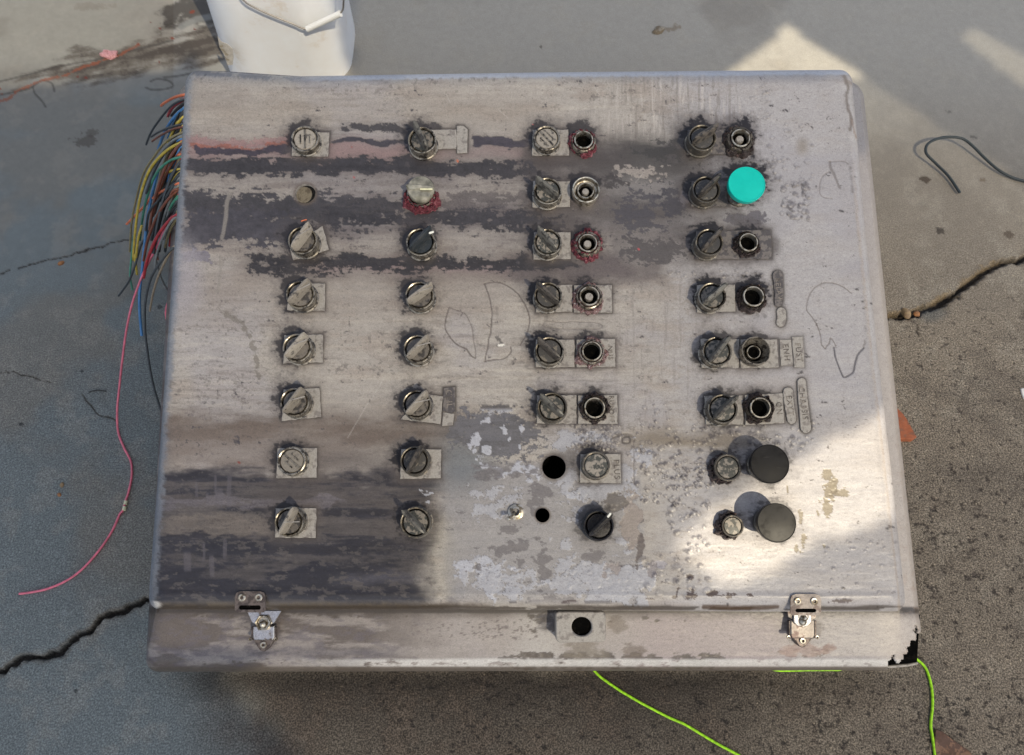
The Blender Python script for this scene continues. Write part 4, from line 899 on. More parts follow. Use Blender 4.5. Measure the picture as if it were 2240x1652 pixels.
latch(1756, 1417, 1343, 26, (1356, 1370, 1394), (M['steel_mid'], M['steel_dark']), [(1722, 1335), (1786, 1345), (1785, 1352), (1776, 1358), (1768, 1366), (1745, 1366), (1736, 1356), (1724, 1350)], 12)

# padlock hasp block -----------------------------------------
h = -.018; bm = bmesh.new(); o_ = [(1222, 1338), (1319, 1338), (1325, 1342), (1326, 1398), (1320, 1405), (1224, 1407), (1216, 1400), (1215, 1342)]
cx, cy = 1272.5, 1371; hl_ = [(cx+22*math.cos(a), cy+21*math.sin(a)) for a in np.linspace(0, 2*math.pi, 28, endpoint=False)]
top = [bm.verts.new(tuple(L(x, y, h))) for x, y in o_]; ti = [bm.verts.new(tuple(L(x, y, h))) for x, y in hl_]
e = [bm.edges.new((a_, b_)) for lp in (top, ti) for a_, b_ in zip(lp, lp[1:]+lp[:1])]
bmesh.ops.triangle_fill(bm, use_beauty=True, use_dissolve=False, edges=e)
r_ = bmesh.ops.extrude_face_region(bm, geom=list(bm.faces)); 
for x in r_['geom']:
    if isinstance(x, bmesh.types.BMVert): x.co.z -= .036
hasp = bm_obj('padlock_hasp', bm, M['plate'], panel, 30)
bv = hasp.modifiers.new('b', 'BEVEL'); bv.width = .0018; bv.segments = 2; bv.limit_method = 'ANGLE'
bm = bmesh.new(); p = L(cx, cy, h); s = sc_at(cx, cy); rg = lathe(bm, [(21.6*s, h-.006), (.002, h-.0065)], 28, cx=p[0], cy=p[1]); cap(bm, rg[-1]); bm_obj('hasp_hole', bm, M['void'], hasp)

# ------------------------------------------------------------------ GROUND
gu = np.concatenate([np.linspace(-900, -240, 80, endpoint=False), np.linspace(-240, 2480, 1000), np.linspace(2488, 3100, 80)]); gv = np.concatenate([np.linspace(-420, -130, 40, endpoint=False), np.linspace(-130, 100, 90, endpoint=False), np.linspace(100, 1760, 630), np.linspace(1768, 2300, 70)])
GU, GV = np.meshgrid(gu, gv)
Pg = G(GU, GV); X, Y = Pg[..., 0]*1000, Pg[..., 1]*1000     # millimetres: noise runs in ground space
wx = (fbm(X, Y, 90, 90, 4, 501)-.5)*30; wy = (fbm(X, Y, 90, 90, 4, 511)-.5)*30
g1 = fbm(X, Y, 260, 260, 5, 521); g2 = fbm(X, Y, 40, 40, 6, 531, .62); g3 = fbm(X, Y, 9, 9, 4, 541, .7); g4 = fbm(X, Y, 160, 60, 5, 551)
C = np.zeros(GU.shape+(3,))+lin((124, 115, 103))
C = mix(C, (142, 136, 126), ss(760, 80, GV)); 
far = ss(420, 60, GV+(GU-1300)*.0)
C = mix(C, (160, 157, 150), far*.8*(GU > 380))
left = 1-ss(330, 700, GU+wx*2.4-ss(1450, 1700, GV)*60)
C = mix(C, (116, 126, 127), left*ss(100, 260, GV+wy)*.8); C = mix(C, (150, 147, 136), (1-ss(200, 420, GU+wx*3))*(1-ss(90, 240, GV+wy*3))*.7)  # left ground's blue-grey shade partly put into its colour
C = mix(C, (112, 105, 96), ss(.5, .75, g1)*.35); C = mix(C, (160, 154, 142), ss(.55, .8, 1-g2)*.22)
# worn warm patches on the left slab
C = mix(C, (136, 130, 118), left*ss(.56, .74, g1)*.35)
# oil-dark, pitted front
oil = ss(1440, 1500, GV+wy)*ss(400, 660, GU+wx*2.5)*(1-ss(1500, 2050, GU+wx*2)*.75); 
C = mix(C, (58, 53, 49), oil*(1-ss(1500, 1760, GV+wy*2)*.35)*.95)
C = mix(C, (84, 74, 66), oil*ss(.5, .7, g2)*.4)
C = mix(C, (40, 36, 33), ss(1455, 1475, GV)*(1-ss(1485, 1560, GV+wy*2))*ss(330, 480, GU)*(1-ss(1900, 2050, GU))*.55)  # contact shade under the front lip painted in, over the oil
pit = ss(.64, .76, fbm(X, Y, 6, 6, 4, 561, .65))*.7*ss(.45, .65, g2)*ss(900, 1300, GV)*ss(480, 800, GU); C = mix(C, (50, 46, 42), pit*.85)
C = mix(C, (98, 90, 81), ss(1500, 1900, GU)*ss(600, 1100, GV)*.55)
C = mix(C, (86, 79, 72), ss(.5, .8, fbm(X, Y, 70, 45, 5, 583))*ss(1450, 1800, GU)*ss(500, 900, GV)*.5)
pit2 = ss(.80, .88, fbm(X, Y, 9, 7, 4, 571, .6)+(g1-.5)*.14)*ss(1450, 1850, GU)*ss(560, 800, GV); C = mix(C, (54, 48, 45), pit2*.85)
pit3 = ss(.78, .88, fbm(X, Y, 9, 7, 4, 577, .6))*ss(1440, 1500, GV)*ss(700, 900, GU); C = mix(C, (34, 31, 30), pit3*.85)
# blots
for x, y, rx, ry, c, a in ((185, 310, 34, 16, (82, 76, 70), .7), (205, 292, 26, 8, (82, 76, 70), .6), (2300, 0, 1, 1, 0, 0), (2022, 394, 13, 9, (60, 48, 38), .8), (2057, 505, 14, 9, (52, 46, 42), .8), (2205, 515, 16, 10, (70, 58, 48), .7), (2150, 395, 10, 6, (90, 74, 58), .6), (2075, 245, 10, 5, (80, 76, 72), .6), (2130, 300, 10, 4, (80, 76, 72), .6), (1183, 102, 4, 4, (60, 50, 44), .8), (150, 155, 6, 3, (60, 60, 58), .7), (352, 672, 10, 6, (56, 58, 60), .7), (47, 928, 6, 4, (40, 42, 44), .8), (180, 812, 5, 3, (40, 42, 44), .8), (165, 1512, 6, 5, (36, 38, 40), .8), (1470, 62, 20, 9, (112, 96, 74), .6), (200, 15, 60, 10, (120, 110, 98), .4)):
    if a: m = ss(.3, .55, 1.15-np.hypot((GU-x)/rx, (GV-y)/ry)+(g3-.5)*1.1+(g2-.5)*.5); C = mix(C, c, m*a)
# dark drainage stain upper left, below the bucket
e = 1.15-np.abs((GV-(120-(GU-300)*.22))/62)*.8-np.clip((GU-520)/90, 0, 1)-np.clip((130-GU)/260, 0, 1.2)+.9*(fbm(GU, GV+(GU)*.22, 90, 16, 6, 581, .62)-.5)+.5*(g2-.5)
C = mix(C, (84, 74, 64), ss(.55, 1.0, e)*.75); C = mix(C, (58, 50, 46), ss(.95, 1.25, e+(g3-.5)*.5)*.6)
e = 1.2-np.hypot((GU-440)/110, (GV-28)/48)+(g2-.5)*.8+(g4-.5)*.6; C = mix(C, (52, 46, 42), ss(.3, .6, e)*.8); m = 1-ss(4, 9, polyd(GU+wx*.3, GV+wy*.2, [(400, 60), (430, 42), (470, 33), (540, 30)])); C = mix(C, (128, 128, 124), m*.8)
for pts in ([(0, 180), (60, 165), (130, 145), (220, 128), (300, 108), (380, 90)], [(0, 208), (60, 195), (90, 178), (112, 182), (118, 200)], [(70, 190), (75, 205), (92, 222), (102, 235)], [(330, 178), (345, 172), (370, 175), (380, 186), (365, 193), (335, 196), (320, 192)], [(420, 160), (390, 166), (360, 168)]):
    m = 1-ss(1.2, 3.2, polyd(GU+wx*.2, GV+wy*.15, catmull(pts, 4))); C = mix(C, (66, 62, 58), m*.6)
# red-brown run
rust = catmull([(-10, 224), (18, 216), (40, 198), (60, 190), (85, 180), (110, 172), (140, 165), (175, 148), (210, 138), (240, 125), (262, 120), (285, 108), (305, 98)], 5)
m = ss(.3, .7, 1.1-polyd(GU+wx*.15, GV+wy*.1, rust)/4+(g3-.5)*1.2); C = mix(C, (140, 80, 56), m*.75)
for x, y, r in ((170, 168, 5), (188, 171, 4), (-2, 195, 6), (4, 206, 6), (348, 136, 4), (302, 97, 6), (378, 84, 6), (420, 26, 8), (425, 64, 5), (330, 50, 4), (350, 62, 4)):
    m = ss(.3, .6, 1.1-np.hypot((GU-x)/r, (GV-y)/(r*.7))+(g3-.5)); C = mix(C, (110, 44, 34) if r < 6 else (128, 62, 44), m*.85)
Z = (g2-.5)*.0012+(g3-.5)*.0008*ss(200, 700, GV)-(pit+pit2)*.0008
# cracks
def crack(pts, wd, depth, seed, jag=1.0):
    global C, Z
    rn = random.Random(seed); pp = []
    for a, b in zip(pts[:-1], pts[1:]):
        n = max(2, int(math.dist(a, b)/14))
        for k in range(n):
            t = k/n; pp.append((a[0]+(b[0]-a[0])*t+rn.gauss(0, 1.5*jag), a[1]+(b[1]-a[1])*t+rn.gauss(0, 2.4*jag)))
    pp.append(pts[-1]); d = polyd(GU+(g3-.5)*6*jag, GV+(g3-.5)*6*jag, pp, 40)
    wdv = wd*(.55+.9*g2)
    m = 1-ss(wdv*.5, wdv*1.05, d); C = mix(C, (40, 34, 30), m*.92); C = mix(C, (88, 78, 66), (ss(wdv*.6, wdv*1.1, d)*(1-ss(wdv*1.2, wdv*2.0, d)))*.5); Z -= depth*m
crack([(-30, 1480), (10, 1468), (45, 1442), (90, 1434), (130, 1430), (150, 1408), (172, 1388), (200, 1378), (222, 1352), (255, 1340), (290, 1328), (330, 1308), (420, 1270)], 8, .012, 1)
crack([(1900, 705), (1950, 694), (1990, 690), (2020, 682), (2060, 660), (2095, 640), (2120, 620), (2150, 600), (2180, 582), (2215, 572), (2300, 545)], 9, .016, 2)
crack([(40, 585), (100, 570), (150, 562), (190, 548), (240, 534), (290, 526)], 1.6, .001, 3, .6); crack([(-10, 605), (20, 590)], 1.6, .001, 4, .5)
crack([(0, 818), (30, 816), (60, 824), (110, 836)], 1.4, .001, 5, .6); crack([(180, 865), (200, 890), (215, 905), (255, 920)], 1.5, .001, 6, .6); crack([(2008, 710), (2005, 726), (2010, 735)], 1.5, .001, 7, .5)
d_ = polyd(GU+wx*.3, GV+9+(g3-.5)*8, [(1950, 694), (1990, 688), (2020, 680), (2060, 658), (2095, 638), (2150, 600), (2180, 584), (2215, 572)], 40); C = mix(C, (128, 112, 88), ss(.45, .7, 1.0-d_/10+(g3-.5)*.9+(g2-.5)*1.2)*.6)
m = sblob(GU+wx, GV+wy, 2040, 680, 34, 14, .6); C = mix(C, (84, 86, 86), m*.7)
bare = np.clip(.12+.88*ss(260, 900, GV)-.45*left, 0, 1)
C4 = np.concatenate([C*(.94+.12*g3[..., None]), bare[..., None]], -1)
Pg[..., 2] += Z
ng = GU.size; ix = np.arange(ng).reshape(GU.shape)
fg = np.stack([ix[:-1, :-1], ix[1:, :-1], ix[1:, 1:], ix[:-1, 1:]], -1).reshape(-1, 4)
lp = np.concatenate([ix[0, :], ix[1:, -1], ix[-1, -2::-1], ix[-2:0:-1, 0]]); V_ = [Pg.reshape(-1, 3)]; CC = [C4.reshape(-1, 4)]; prev = lp; off = ng; cgp = V_[0][lp].mean(0)
Fs = [fg]
gul = GU.reshape(-1)[lp]; lw = (1-ss(200, 800, gul))[:, None]; ringc = lin((108, 113, 115))*lw+lin((114, 106, 97))*(1-lw)  # outer rings carry on the bluish shade painted at left
for kx in (1.05, 1.5, 2.6, 6, 40, 500):
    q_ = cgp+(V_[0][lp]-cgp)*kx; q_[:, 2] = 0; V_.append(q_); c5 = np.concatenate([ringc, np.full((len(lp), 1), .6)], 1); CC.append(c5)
    cur = np.arange(len(lp))+off; Fs.append(np.stack([prev, np.roll(prev, -1), np.roll(cur, -1), cur], -1)[:, ::-1]); prev = cur; off += len(lp)
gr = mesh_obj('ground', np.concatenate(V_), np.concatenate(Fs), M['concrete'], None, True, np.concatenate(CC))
tag(gr, kind='structure')

# ------------------------------------------------------------------ BUCKET
bk = bpy.data.objects.new('bucket', None); col.objects.link(bk); tag(bk, 'white plastic bucket with wire handle standing behind the control panel', 'bucket')
bl, br_ = G(484, 190), G(766, 190); bc = (bl+br_)/2; bw = np.linalg.norm(br_-bl)
bk.location = Vector(bc)+Vector((0, bw*.42, 0))
M['bucket'] = mat_simple('white_plastic', (.74, .72, .71), .38, .5, .06, 9)
tb = M['bucket'].node_tree; pb = tb.nodes['Principled BSDF']; nb = N(tb, 'ShaderNodeTexNoise', Scale=14., Detail=8., Roughness=.65); tb.links.new(coords(tb), nb.inputs[0])
rb = ramp(tb, nb.outputs[0], [(.35, (.86, .88, .91)), (.58, (.83, .83, .84)), (.70, (.70, .64, .57)), (.82, (.5, .43, .36))]); tb.links.new(rb.outputs[0], pb.inputs['Base Color'])
def rsq(hw, hd, r, z, n=9, dx=0):
    out = []
    for cx_, cy_, a0 in ((hw-r, hd-r, 0), (-hw+r, hd-r, 90), (-hw+r, -hd+r, 180), (hw-r, -hd+r, 270)):
        for k_ in range(n): a = R(a0+90*k_/(n-1)); out.append((dx+cx_+r*math.cos(a), cy_+r*math.sin(a), z))
    return out
bm = bmesh.new(); rings = []; hw0 = bw/2
prof = [(0, .985, -.004, 0), (.004, .995, 0, 0), (.02, 1.0, .0, 0), (.30, .94, .0, 0), (.34, .975, 0, 0), (.345, 1.0, 0, 0), (.36, 1.0, 0, 0), (.36, .96, 0, 0), (.02, .97, 0, 0)]
for z, s, _, _ in prof: rings.append([bm.verts.new(p) for p in rsq(hw0*s, hw0*.84*s, .078 if z > .003 else .072, z, n=18, dx=.006*z/.36)])
for A, B in zip(rings[:-1], rings[1:]):
    for k_ in range(len(A)): bm.faces.new((A[k_], A[(k_+1) % len(A)], B[(k_+1) % len(A)], B[k_]))
bm.faces.new(rings[0][::-1]); bm.faces.new(rings[-1])
bm_obj('bucket_body', bm, M['bucket'], bk, 50)
M['wire_steel'] = mat_simple('galvanised_wire', (.34, .32, .30), .4, .5, .3, 60, .6)
def on_front(u, v, off=.006):            # layout point on the bucket's front face
    y0 = bc[1]+bw*.42-hw0*.84*1.03-off; r = ray(np.array(u), np.array(v))@C2W.T; t = y0/r[1]; return CAM+r*t
bl0 = Vector(bk.location)
hp = [on_front(*q) - np.array(bl0) for q in ((505, -45), (530, -2), (560, 18), (600, 36), (640, 52), (672, 64), (700, 52), (745, 28), (752, 0), (757, -50))]
hnd = tube('bail_handle', hp, .0017, M['wire_steel'], bk)
M['grip'] = mat_simple('white_grip', (.86, .86, .84), .3, .5, .03)
a_, b_ = hp[5], hp[7]+np.array([0, -.002, 0]); tube('grip', [a_, a_+(b_-a_)*.33, a_+(b_-a_)*.66, b_], .0056, M['grip'], hnd, 16)
# torn scrap of label on the side
pp = [(476, 80), (484, 92), (497, 97), (509, 108), (511, 125), (509, 142), (498, 143), (490, 120), (480, 103)]
bm = bmesh.new(); fr = [bm.verts.new(tuple(on_front(x, y, .006)-np.array(bl0))) for x, y in pp]; bk2 = [bm.verts.new(v_.co+Vector((0, .0012, 0))) for v_ in fr]
bm.faces.new(fr); bm.faces.new(bk2[::-1])
for k_ in range(len(fr)): bm.faces.new((fr[k_], fr[(k_+1) % len(fr)], bk2[(k_+1) % len(fr)], bk2[k_]))
M['scrap'] = mat_worn('torn_label', (.50, .47, .43), (.30, .26, .2), .4, .5, scale=60)
bm_obj('label_scrap', bm, M['scrap'], bk)

# ------------------------------------------------------------------ WIRES
WC = {'orange': (.62, .16, .07), 'red': (.36, .03, .04), 'dark grey': (.04, .048, .055), 'blue': (.06, .20, .42), 'yellow': (.50, .38, .06), 'olive': (.20, .17, .09), 'grey': (.17, .18, .18), 'green': (.05, .22, .15), 'brown': (.16, .055, .035), 'pink': (.86, .20, .28), 'black': (.015, .015, .018), 'tan': (.33, .26, .18), 'purple': (.08, .07, .14)}
WC = {k_: tuple(min(1, x*1.25) for x in c_) if k_ not in ('black', 'pink') else c_ for k_, c_ in WC.items()}
for k_, c_ in WC.items(): M['w_'+k_] = mat_simple(k_.replace(' ', '_')+'_insulation', c_, .42, .5, .3, 120)
def depth_pt(u, v, t, lift=.003):        # t 0: just under the lid's rim, 1: on the ground
    a = l2w(L(np.array(float(u)), np.array(float(v)), -.018)); b = G(np.array(float(u)), np.array(float(v)), lift); return a*(1-t)+b*t
GRP = 'cut wires spilling from the left side of the control panel'
def wire(pts, c, label, t1=.6, rad=.0013, t0=0., lead=True):
    rad *= 1.3
    P_ = [np.array(p, float) for p in pts]; s = np.r_[0, np.cumsum([np.linalg.norm(b-a) for a, b in zip(P_[:-1], P_[1:])])]; s = s/s[-1]
    q = [depth_pt(p[0], p[1], t0+(t1-t0)*x**1.3) for p, x in zip(P_, s)]
    if lead: q = [depth_pt(P_[0][0]+26, P_[0][1]-2, 0.02)]+q
    o = tube('wire', [x for x in q], rad, M['w_'+c]); return tag(o, label, 'wire', GRP)
z1 = lambda *p: [(x/2.777, y/2.777) for x, y in p]
z4 = lambda *p: [(x/2.777, 537.6+y/2.777) for x, y in p]
wire(z1((1130, 575), (1060, 592), (1000, 625), (980, 642)), 'orange', 'short pale orange wire end, topmost of the cut bundle', .25, .0016)
wire(z1((1125, 602), (1040, 645), (960, 740), (915, 810), (888, 878)), 'dark grey', 'dark grey wire reaching farthest left near the top of the bundle', .5)
wire(z1((1130, 600), (1070, 635), (1040, 665), (1020, 706)), 'red', 'short thick dark red wire just below the topmost orange one', .25, .0017)
wire(z1((1130, 628), (1085, 655), (1042, 703)), 'black', 'short black wire tucked beside the thick dark red one', .25, .0015)
wire(z1((1125, 650), (1090, 690), (1050, 760), (1020, 840)), 'blue', 'upper blue wire below the dark red and black ends', .35)
wire(z1((1120, 720), (1085, 738), (1062, 765), (1050, 800)), 'yellow', 'small dull yellow wire curling near the top of the bundle', .3)
wire(z1((1112, 755), (1030, 775), (960, 805), (918, 832)), 'dark grey', 'dark wire pointing left just above the brown tipped one', .35)
wire(z1((1115, 770), (1040, 790), (965, 830), (925, 858)), 'brown', 'greyish brown wire pointing left with blunt brown end', .35)
wire(z1((1110, 805), (1010, 860), (930, 960), (870, 1060), (830, 1200), (800, 1350), (788, 1530)), 'olive', 'olive grey wire forming the outer left curve of the bundle', .8)
wire(z1((1108, 825), (1020, 880), (950, 980), (890, 1090), (850, 1220), (822, 1380), (806, 1560)), 'grey', 'long grey wire arching beside the olive outer one', .8)
wire(z1((1105, 845), (1045, 880), (985, 925), (940, 990)), 'blue', 'blue wire lying over the top of the arching bundle', .4)
wire(z1((1110, 865), (1020, 910), (930, 1000), (880, 1100), (845, 1230), (822, 1400), (808, 1580)), 'yellow', 'long bright yellow wire arching over the bundle', .8, .0015)
wire(z1((1100, 955), (1030, 978), (960, 1040), (915, 1130), (880, 1250), (860, 1370), (850, 1460)), 'green', 'green wire arching inside the long yellow one', .75, .0014)
wire(z1((1100, 938), (1060, 960), (990, 1012)), 'orange', 'short orange stub crossing above the green wire', .3)
wire(z1((1097, 1028), (1045, 1038), (990, 1062)), 'yellow', 'short yellow stub pointing left below the green wire', .25, .0015)
wire(z1((1097, 1045), (1035, 1110), (985, 1170), (945, 1185)), 'yellow', 'yellow wire slanting down left across the bundle', .4, .0014)
wire(z1((960, 1040), (925, 1180), (895, 1330), (877, 1500), (862, 1650), (848, 1790), (850, 1915), (862, 2040)), 'blue', 'long bright blue wire hanging straight down', .97, .0017, .35, False)
wire(z1((1085, 1115), (1030, 1140), (970, 1172), (930, 1205)), 'orange', 'orange wire slanting left through the middle of the bundle', .35, .0015)
wire(z1((930, 1180), (880, 1250), (830, 1300), (770, 1362)), 'orange', 'orange wire end poking out farthest left', .75, .0015, .4, False)
wire(z1((1085, 1105), (1020, 1150), (960, 1220), (905, 1290), (885, 1400)), 'dark grey', 'dark grey wire beneath the slanting orange one', .5)
wire(z1((1050, 1160), (1015, 1270), (972, 1360), (945, 1435)), 'brown', 'rusty brown wire in the lower part of the bundle', .55)
pw = z1((1080, 1225), (1040, 1310), (990, 1420), (955, 1500))+z4((930, 50), (870, 170), (810, 330), (770, 500), (745, 680), (725, 860), (712, 1000), (718, 1130), (755, 1230), (795, 1310), (800, 1400), (780, 1500), (765, 1545), (745, 1610))+[(262, 1125), (245, 1162), (216, 1205), (180, 1245), (144, 1271), (101, 1289), (60, 1297), (42, 1299)]
P_ = [depth_pt(1080/2.777+26, 440, .02)]+[depth_pt(x, y, min(1, .03+.97*(i/11)**1.2), .0022) for i, (x, y) in enumerate(pw)]
pk = tube('wire', P_, .0017, M['w_pink']); tag(pk, 'very long pink wire trailing across the concrete to the lower left', 'wire', GRP)
spl = G(np.array([271., 276.]), np.array([1117., 1096.]), .0025); ps = tube('splice', [spl[0], spl[0]*.6+spl[1]*.4], .0028, M['cream'], pk, 12); tube('splice', [spl[0]*.4+spl[1]*.6, spl[1]], .0028, M['cream'], pk, 12)
wire(z1((1055, 1330), (990, 1440), (948, 1560), (943, 1640))+z4((945, 90), (975, 190), (1010, 260), (1036, 305)), 'grey', 'grey wire looping back toward the panel edge', .6)
wire(z4((1034, 305), (1008, 400), (1024, 495)), 'pink', 'short pink wire end close against the panel edge', .75, .0014, .55, False)
wire(z4((1060, 5), (1010, 80), (960, 190), (930, 290), (910, 395)), 'tan', 'tan wire ending below the panel side, right of the blue one', .75)
wire(z4((1060, 10), (990, 80), (920, 190), (885, 330), (880, 480), (895, 640), (930, 840), (985, 1025)), 'dark grey', 'longest dark grey wire curving down along the panel edge', .9)
wire(z1((905, 1380), (880, 1450))+z4((855, 0), (820, 120), (780, 220), (720, 305)), 'dark grey', 'dark wire bending left at its lower end', .97, .0014, .6, False)
wire(z4((812, -60), (800, 60), (790, 180), (805, 270)), 'green', 'dark green wire tip at the bottom of the bundle', .95, .0013, .7, False)
wire(z1((862, 1370), (840, 1450), (826, 1560))+z4((820, 60), (832, 175)), 'yellow', 'yellow wire tip hanging beside the green tip', .9, .0015, .5, False)
wire(z1((1078, 1318), (1062, 1355), (1046, 1400)), 'yellow', 'short yellow wire stub against the panel edge', .4, .0016, .1, False)
wire(z1((938, 1470), (948, 1520), (958, 1578)), 'brown', 'brown wire tip hanging between the grey and pink wires', .6, .0015, .5, False)
rn = random.Random(12)
fill = ['black']*16+['dark grey']*14+['olive']*6+['brown']*4+['red']*3+['blue']*3+['grey']*3+['purple']*2+['yellow']*2+['orange']*2+['green']*2
rn.shuffle(fill)
ORD = 'first second third fourth fifth sixth seventh eighth ninth tenth eleventh twelfth thirteenth fourteenth fifteenth sixteenth'.split()
cnt = {}
for i, c_ in enumerate(fill):
    y0 = 640+690*(i+.5)/len(fill)+rn.uniform(-5, 5); x0 = 1135-(y0-600)*.07; ln = rn.uniform(140, 400)*(1-abs(y0-960)/1000); sp = rn.uniform(.25, .9)
    pts = [(x0, y0), (x0-ln*.3*sp, y0+ln*.2), (x0-ln*.62*sp, y0+ln*.6), (x0-ln*.85*sp, y0+ln*1.1)]
    if i % 3 == 0: pts.append((x0-ln*.95*sp, y0+ln*1.5))
    cnt[c_] = cnt.get(c_, 0)+1
    wire(z1(*pts), c_, '%s wire packed inside the bundle, %s such one from the top' % ({'red': 'dark red', 'blue': 'dull blue', 'yellow': 'dull yellow', 'green': 'dark green', 'olive': 'olive drab', 'purple': 'purplish black'}.get(c_, c_), ORD[cnt[c_]-1]), rn.uniform(.25, .5), rn.uniform(.0014, .0018))

# ------------------------------------------------------------------ CORD, CABLE, LITTER
M['lime'] = mat_simple('lime_cord', (.36, .76, .02), .6, .35, .45, 260)
cd = [(1680, 1690), (1615, 1652), (1560, 1622), (1500, 1586), (1460, 1568), (1390, 1531), (1340, 1500), (1302, 1470), (1290, 1440), (1330, 1415), (1480, 1420), (1600, 1440), (1672, 1452), (1690, 1464), (1712, 1467), (1770, 1465.5), (1815, 1465), (1842, 1463), (1880, 1440), (1940, 1432), (1990, 1436), (2010, 1446), (2026, 1464), (2037, 1500), (2040, 1540), (2036, 1585), (2040, 1615), (2045, 1652), (2047, 1700)]
o = tube('cord', [G(np.array(float(x)), np.array(float(y)), .0022) for x, y in cd], .0019, M['lime'], n=6); tag(o, 'thin lime green cord running out from under the front of the panel', 'cord')
M['cable'] = mat_simple('dark_cable', (.03, .04, .045), .5, .4, .2)
cb = [(1850, 1172), (1780, 1070), (1700, 990), (1645, 930), (1655, 875), (1725, 840), (1800, 833), (1870, 845), (1930, 890), (2000, 960), (2080, 1030), (2160, 1075), (2250, 1102), (2330, 1110)]
lf = [.006, .008, .012, .018, .022, .024, .024, .022, .018, .012, .008, .005, .004, .004]
o = tube('cable', [G(np.array(1433.7+x/2.777), np.array(y/2.777), z) for (x, y), z in zip(cb, lf)], .0027, M['cable']); tag(o, 'stiff dark cable looping on the concrete at right', 'cable')
def lump(name, u, v, rx, ry, hz, mat, label, cat, seed, group=None):
    p = G(np.array(float(u)), np.array(float(v))); bm = bmesh.new(); bmesh.ops.create_icosphere(bm, subdivisions=3, radius=1); rnd = np.random.RandomState(seed).rand(3)*50
    for v_ in bm.verts:
        c_ = v_.co; n_ = float(fbm(np.array([c_.x+c_.z*.7+rnd[0]]), np.array([c_.y-c_.z*.5+rnd[1]]), .9, .9, 3, seed)[0]); k_ = .7+.6*n_
        v_.co = Vector((c_.x*rx*k_, c_.y*ry*k_, max(-.2, c_.z)*hz*k_))
    o = bm_obj(name, bm, mat, None, 60); o.location = Vector(p); o.rotation_euler.z = seed; tag(o, label, cat, group); return o
M['pebble'] = mat_worn('tan_pebble', (.34, .24, .13), (.22, .15, .09), .4, .7, scale=120)
M['pebble_o'] = mat_worn('rusty_pebble', (.36, .16, .06), (.2, .1, .05), .4, .7, scale=120)
M['wax'] = mat_goo('pink_wax', (.30, .10, .08), (.62, .30, .30), (.74, .46, .44))
lump('wax_lump', 240, 119, .019, .012, .008, M['wax'], 'pink waxy lump on the rusty run at upper left', 'wax lump', 3)
lump('pebble', 1982, 686, .009, .007, .006, M['pebble'], 'pale tan pebble wedged in the wide crack at right', 'pebble', 5)
lump('pebble', 2005, 686, .006, .005, .004, M['pebble_o'], 'small rusty orange pebble beside the tan one in the crack', 'pebble', 6)
lump('pebble', 134, 576, .0055, .0045, .004, M['pebble_o'], 'reddish brown pebble near the thin crack at left', 'pebble', 7)
lump('pebble', 135, 1061, .0035, .003, .002, M['pebble'], 'tiny tan pebble on the slab, upper of two near the pink wire', 'pebble', 8)
lump('pebble', 130, 1082, .0035, .003, .002, M['pebble_o'], 'tiny orange pebble on the slab, lower of two near the pink wire', 'pebble', 9)
lump('dry_clod', 1442, 66, .016, .010, .006, mat_worn('dry_clod', (.20, .155, .10), (.28, .25, .2), .4, .8, scale=90), 'dry brown clod on the concrete beyond the panel', 'clod', 10)
def slab(name, pts, z0, z1, mat, label, cat):
    bm = bmesh.new(); q = [G(np.array(float(x)), np.array(float(y)), z1)[:2] for x, y in pts]; prism(bm, [tuple(x) for x in q][::-1], z0, z1, .001); o = bm_obj(name, bm, mat); tag(o, label, cat); return o
M['orange_p'] = mat_worn('scuffed_orange', (.34, .10, .04), (.22, .09, .05), .4, .6, scale=70)
slab('plastic_scrap', [(1950, 880), (1976, 905), (1984, 916), (2006, 956), (2000, 961), (1960, 960)], .0, .012, M['orange_p'], 'scuffed orange plastic scrap sticking out from under the right side of the panel', 'scrap')
M['leaf'] = mat_worn('brown_leaf', (.085, .042, .028), (.17, .09, .055), .4, .6, scale=70)
slab('dead_leaf', [(2047, 1595), (2062, 1600), (2085, 1618), (2120, 1642), (2150, 1680), (2060, 1680), (2044, 1640)], .001, .004, M['leaf'], 'dark brown dead leaf beside the lime cord', 'leaf')
M['whitep'] = mat_simple('white_scrap', (.75, .74, .72), .4)
slab('paper_scrap', [(2233, 850), (2260, 845), (2262, 880), (2240, 872), (2236, 862)], .001, .003, M['whitep'], 'white scrap at the right edge of the frame', 'scrap')
tw = [(540/2.777, 537.6+890/2.777), (560/2.777, 537.6+883/2.777), (600/2.777, 537.6+878/2.777), (645/2.777, 537.6+884/2.777)]
o = tube('twig', [G(np.array(x), np.array(y), .002) for x, y in tw], .0009, mat_simple('dark_twig', (.03, .03, .03), .8)); tag(o, 'thin dark twig lying on the concrete at left', 'twig')
o = tube('wire_offcut', [l2w(L(np.array(659.), np.array(484.), .0009)), l2w(L(np.array(665.), np.array(482.), .0013)), l2w(L(np.array(671.), np.array(480.5), .0009))], .0008, M['w_orange']); tag(o, 'tiny orange wire offcut lying on the lid', 'wire')

# ------------------------------------------------------------------ UNSEEN GOBO added to shape sun and shade (outside the frame, towards the sun)
ZC = 3.1
ctr = np.array([0, .15, .1]); cc_ = ctr+SUNL*(ZC-ctr[2])/SUNL[2]
cn = 300; cxs = np.linspace(-2.3, 2.3, cn)+cc_[0]; cys = np.linspace(-1.9, 2.2, cn)+cc_[1]; CX, CY = np.meshgrid(cxs, cys)
Pc = np.stack([CX, CY, np.full_like(CX, ZC)], -1)
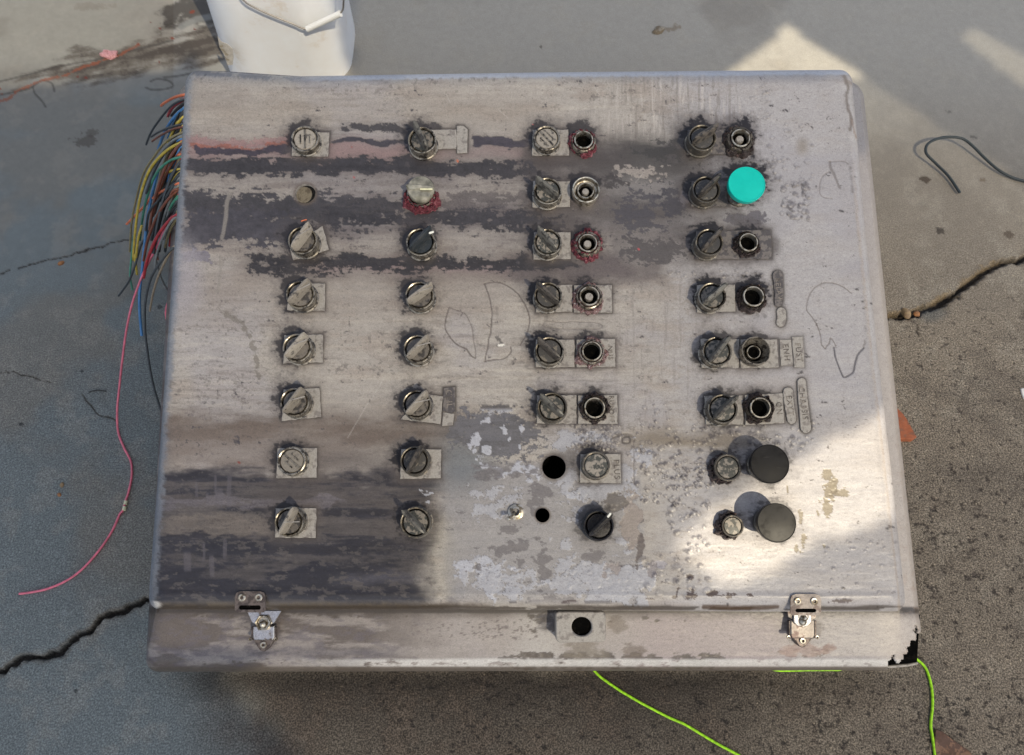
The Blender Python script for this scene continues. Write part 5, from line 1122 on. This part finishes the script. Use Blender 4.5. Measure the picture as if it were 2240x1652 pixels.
# where does each spot of the canopy throw its light
pl_ = w2l(Pc); dl_ = PW@SUNL; hit = l2w(pl_-dl_*(pl_[..., 2]/dl_[2])[..., None]); pu, pv = w2px(hit)
gh = Pc-SUNL*(ZC/SUNL[2]); 
gu_, gv_ = w2px(gh); cz = ((gh-CAM)@C2W)[..., 2]; okg = cz < -.05
onp = inpoly(pu, pv, [(395, 165), (1880, 165), (2015, 1460), (325, 1465)])
pn = inpoly(pu, pv, [(2035, 790), (1960, 885), (1850, 950), (1750, 1000), (1640, 1075), (1560, 1115), (1475, 1190), (1560, 1275), (1690, 1262), (1790, 1185), (1900, 1150), (1985, 1120), (1990, 1000)])
gn = inpoly(gu_, gv_, [(1722, 58), (1655, 115), (1590, 168), (1600, 178), (1890, 172), (1872, 156), (1800, 108)]) & okg
dim = inpoly(gu_, gv_, [(2136, 61), (2104, 88), (2260, 206), (2400, 280), (2400, 210), (2240, 122)]) & okg
warm = (inpoly(gu_, gv_, [(1868, 154), (2240, 400), (2600, 640), (2700, 1900), (700, 1900), (660, 1650), (480, 1490), (900, 800), (1500, 400)]) | inpoly(gu_, gv_, [(-300, -200), (390, -200), (440, 60), (395, 150), (200, 172), (0, 200), (-300, 230)])) & okg
T = np.zeros(CX.shape)
T[okg & ~onp & warm] = .30; T[okg & ~onp & dim] = .4; T[onp] = .31
T[okg & ~onp & ~warm & ~dim & (gu_ > 780) & (gv_ < 420)] = .10
T[onp & (pu < 395+(pv-200)*-.045)] = .05
yb = bc[1]+bw*.42-hw0*.84; hb_ = Pc-SUNL*(((CY-yb)/SUNL[1])[..., None]); bu_, bv_ = w2px(hb_); onb = (hb_[..., 2] > .0) & (hb_[..., 2] < .4) & (np.abs(hb_[..., 0]-bk.location.x) < hw0*1.15)
T[onb] = .40
T[(onp & pn)] = 1; T[~onp & gn] = 1
T4 = np.stack([T]*3, -1).reshape(-1, 3)
ixc = np.arange(cn*cn).reshape(cn, cn); fc = np.stack([ixc[:-1, :-1], ixc[:-1, 1:], ixc[1:, 1:], ixc[1:, :-1]], -1).reshape(-1, 4)
fc = fc[~(T.ravel()[fc].min(1) > .9)]
m, t, p = newmat('gobo_sheet'); at = N(t, 'ShaderNodeAttribute', attribute_name='Col'); tr = t.nodes.new('ShaderNodeBsdfTransparent'); ms = t.nodes.new('ShaderNodeMixShader')
p.inputs['Base Color'].default_value = (.38, .36, .33, 1); p.inputs['Roughness'].default_value = .9
t.links.new(at.outputs['Fac'], ms.inputs[0]); t.links.new(p.outputs[0], ms.inputs[1]); t.links.new(tr.outputs[0], ms.inputs[2]); t.links.new(ms.outputs[0], t.nodes['Material Output'].inputs[0])
gobo_root = bpy.data.objects.new('gobo', None); col.objects.link(gobo_root); tag(gobo_root, 'unseen added canopy on four steel posts over the yard', 'gobo')
mesh_obj('gobo_sheet', Pc.reshape(-1, 3), fc, m, gobo_root, False, T4)
for x, y in ((cxs[0], cys[0]), (cxs[-1], cys[0]), (cxs[-1], cys[-1]), (cxs[0], cys[-1])):
    bm = bmesh.new(); rg = lathe(bm, [(.03, 0), (.03, ZC-.01)], 16, cx=x, cy=y); cap(bm, rg[-1]); bm_obj('gobo_post', bm, M['steel_dark'], gobo_root)
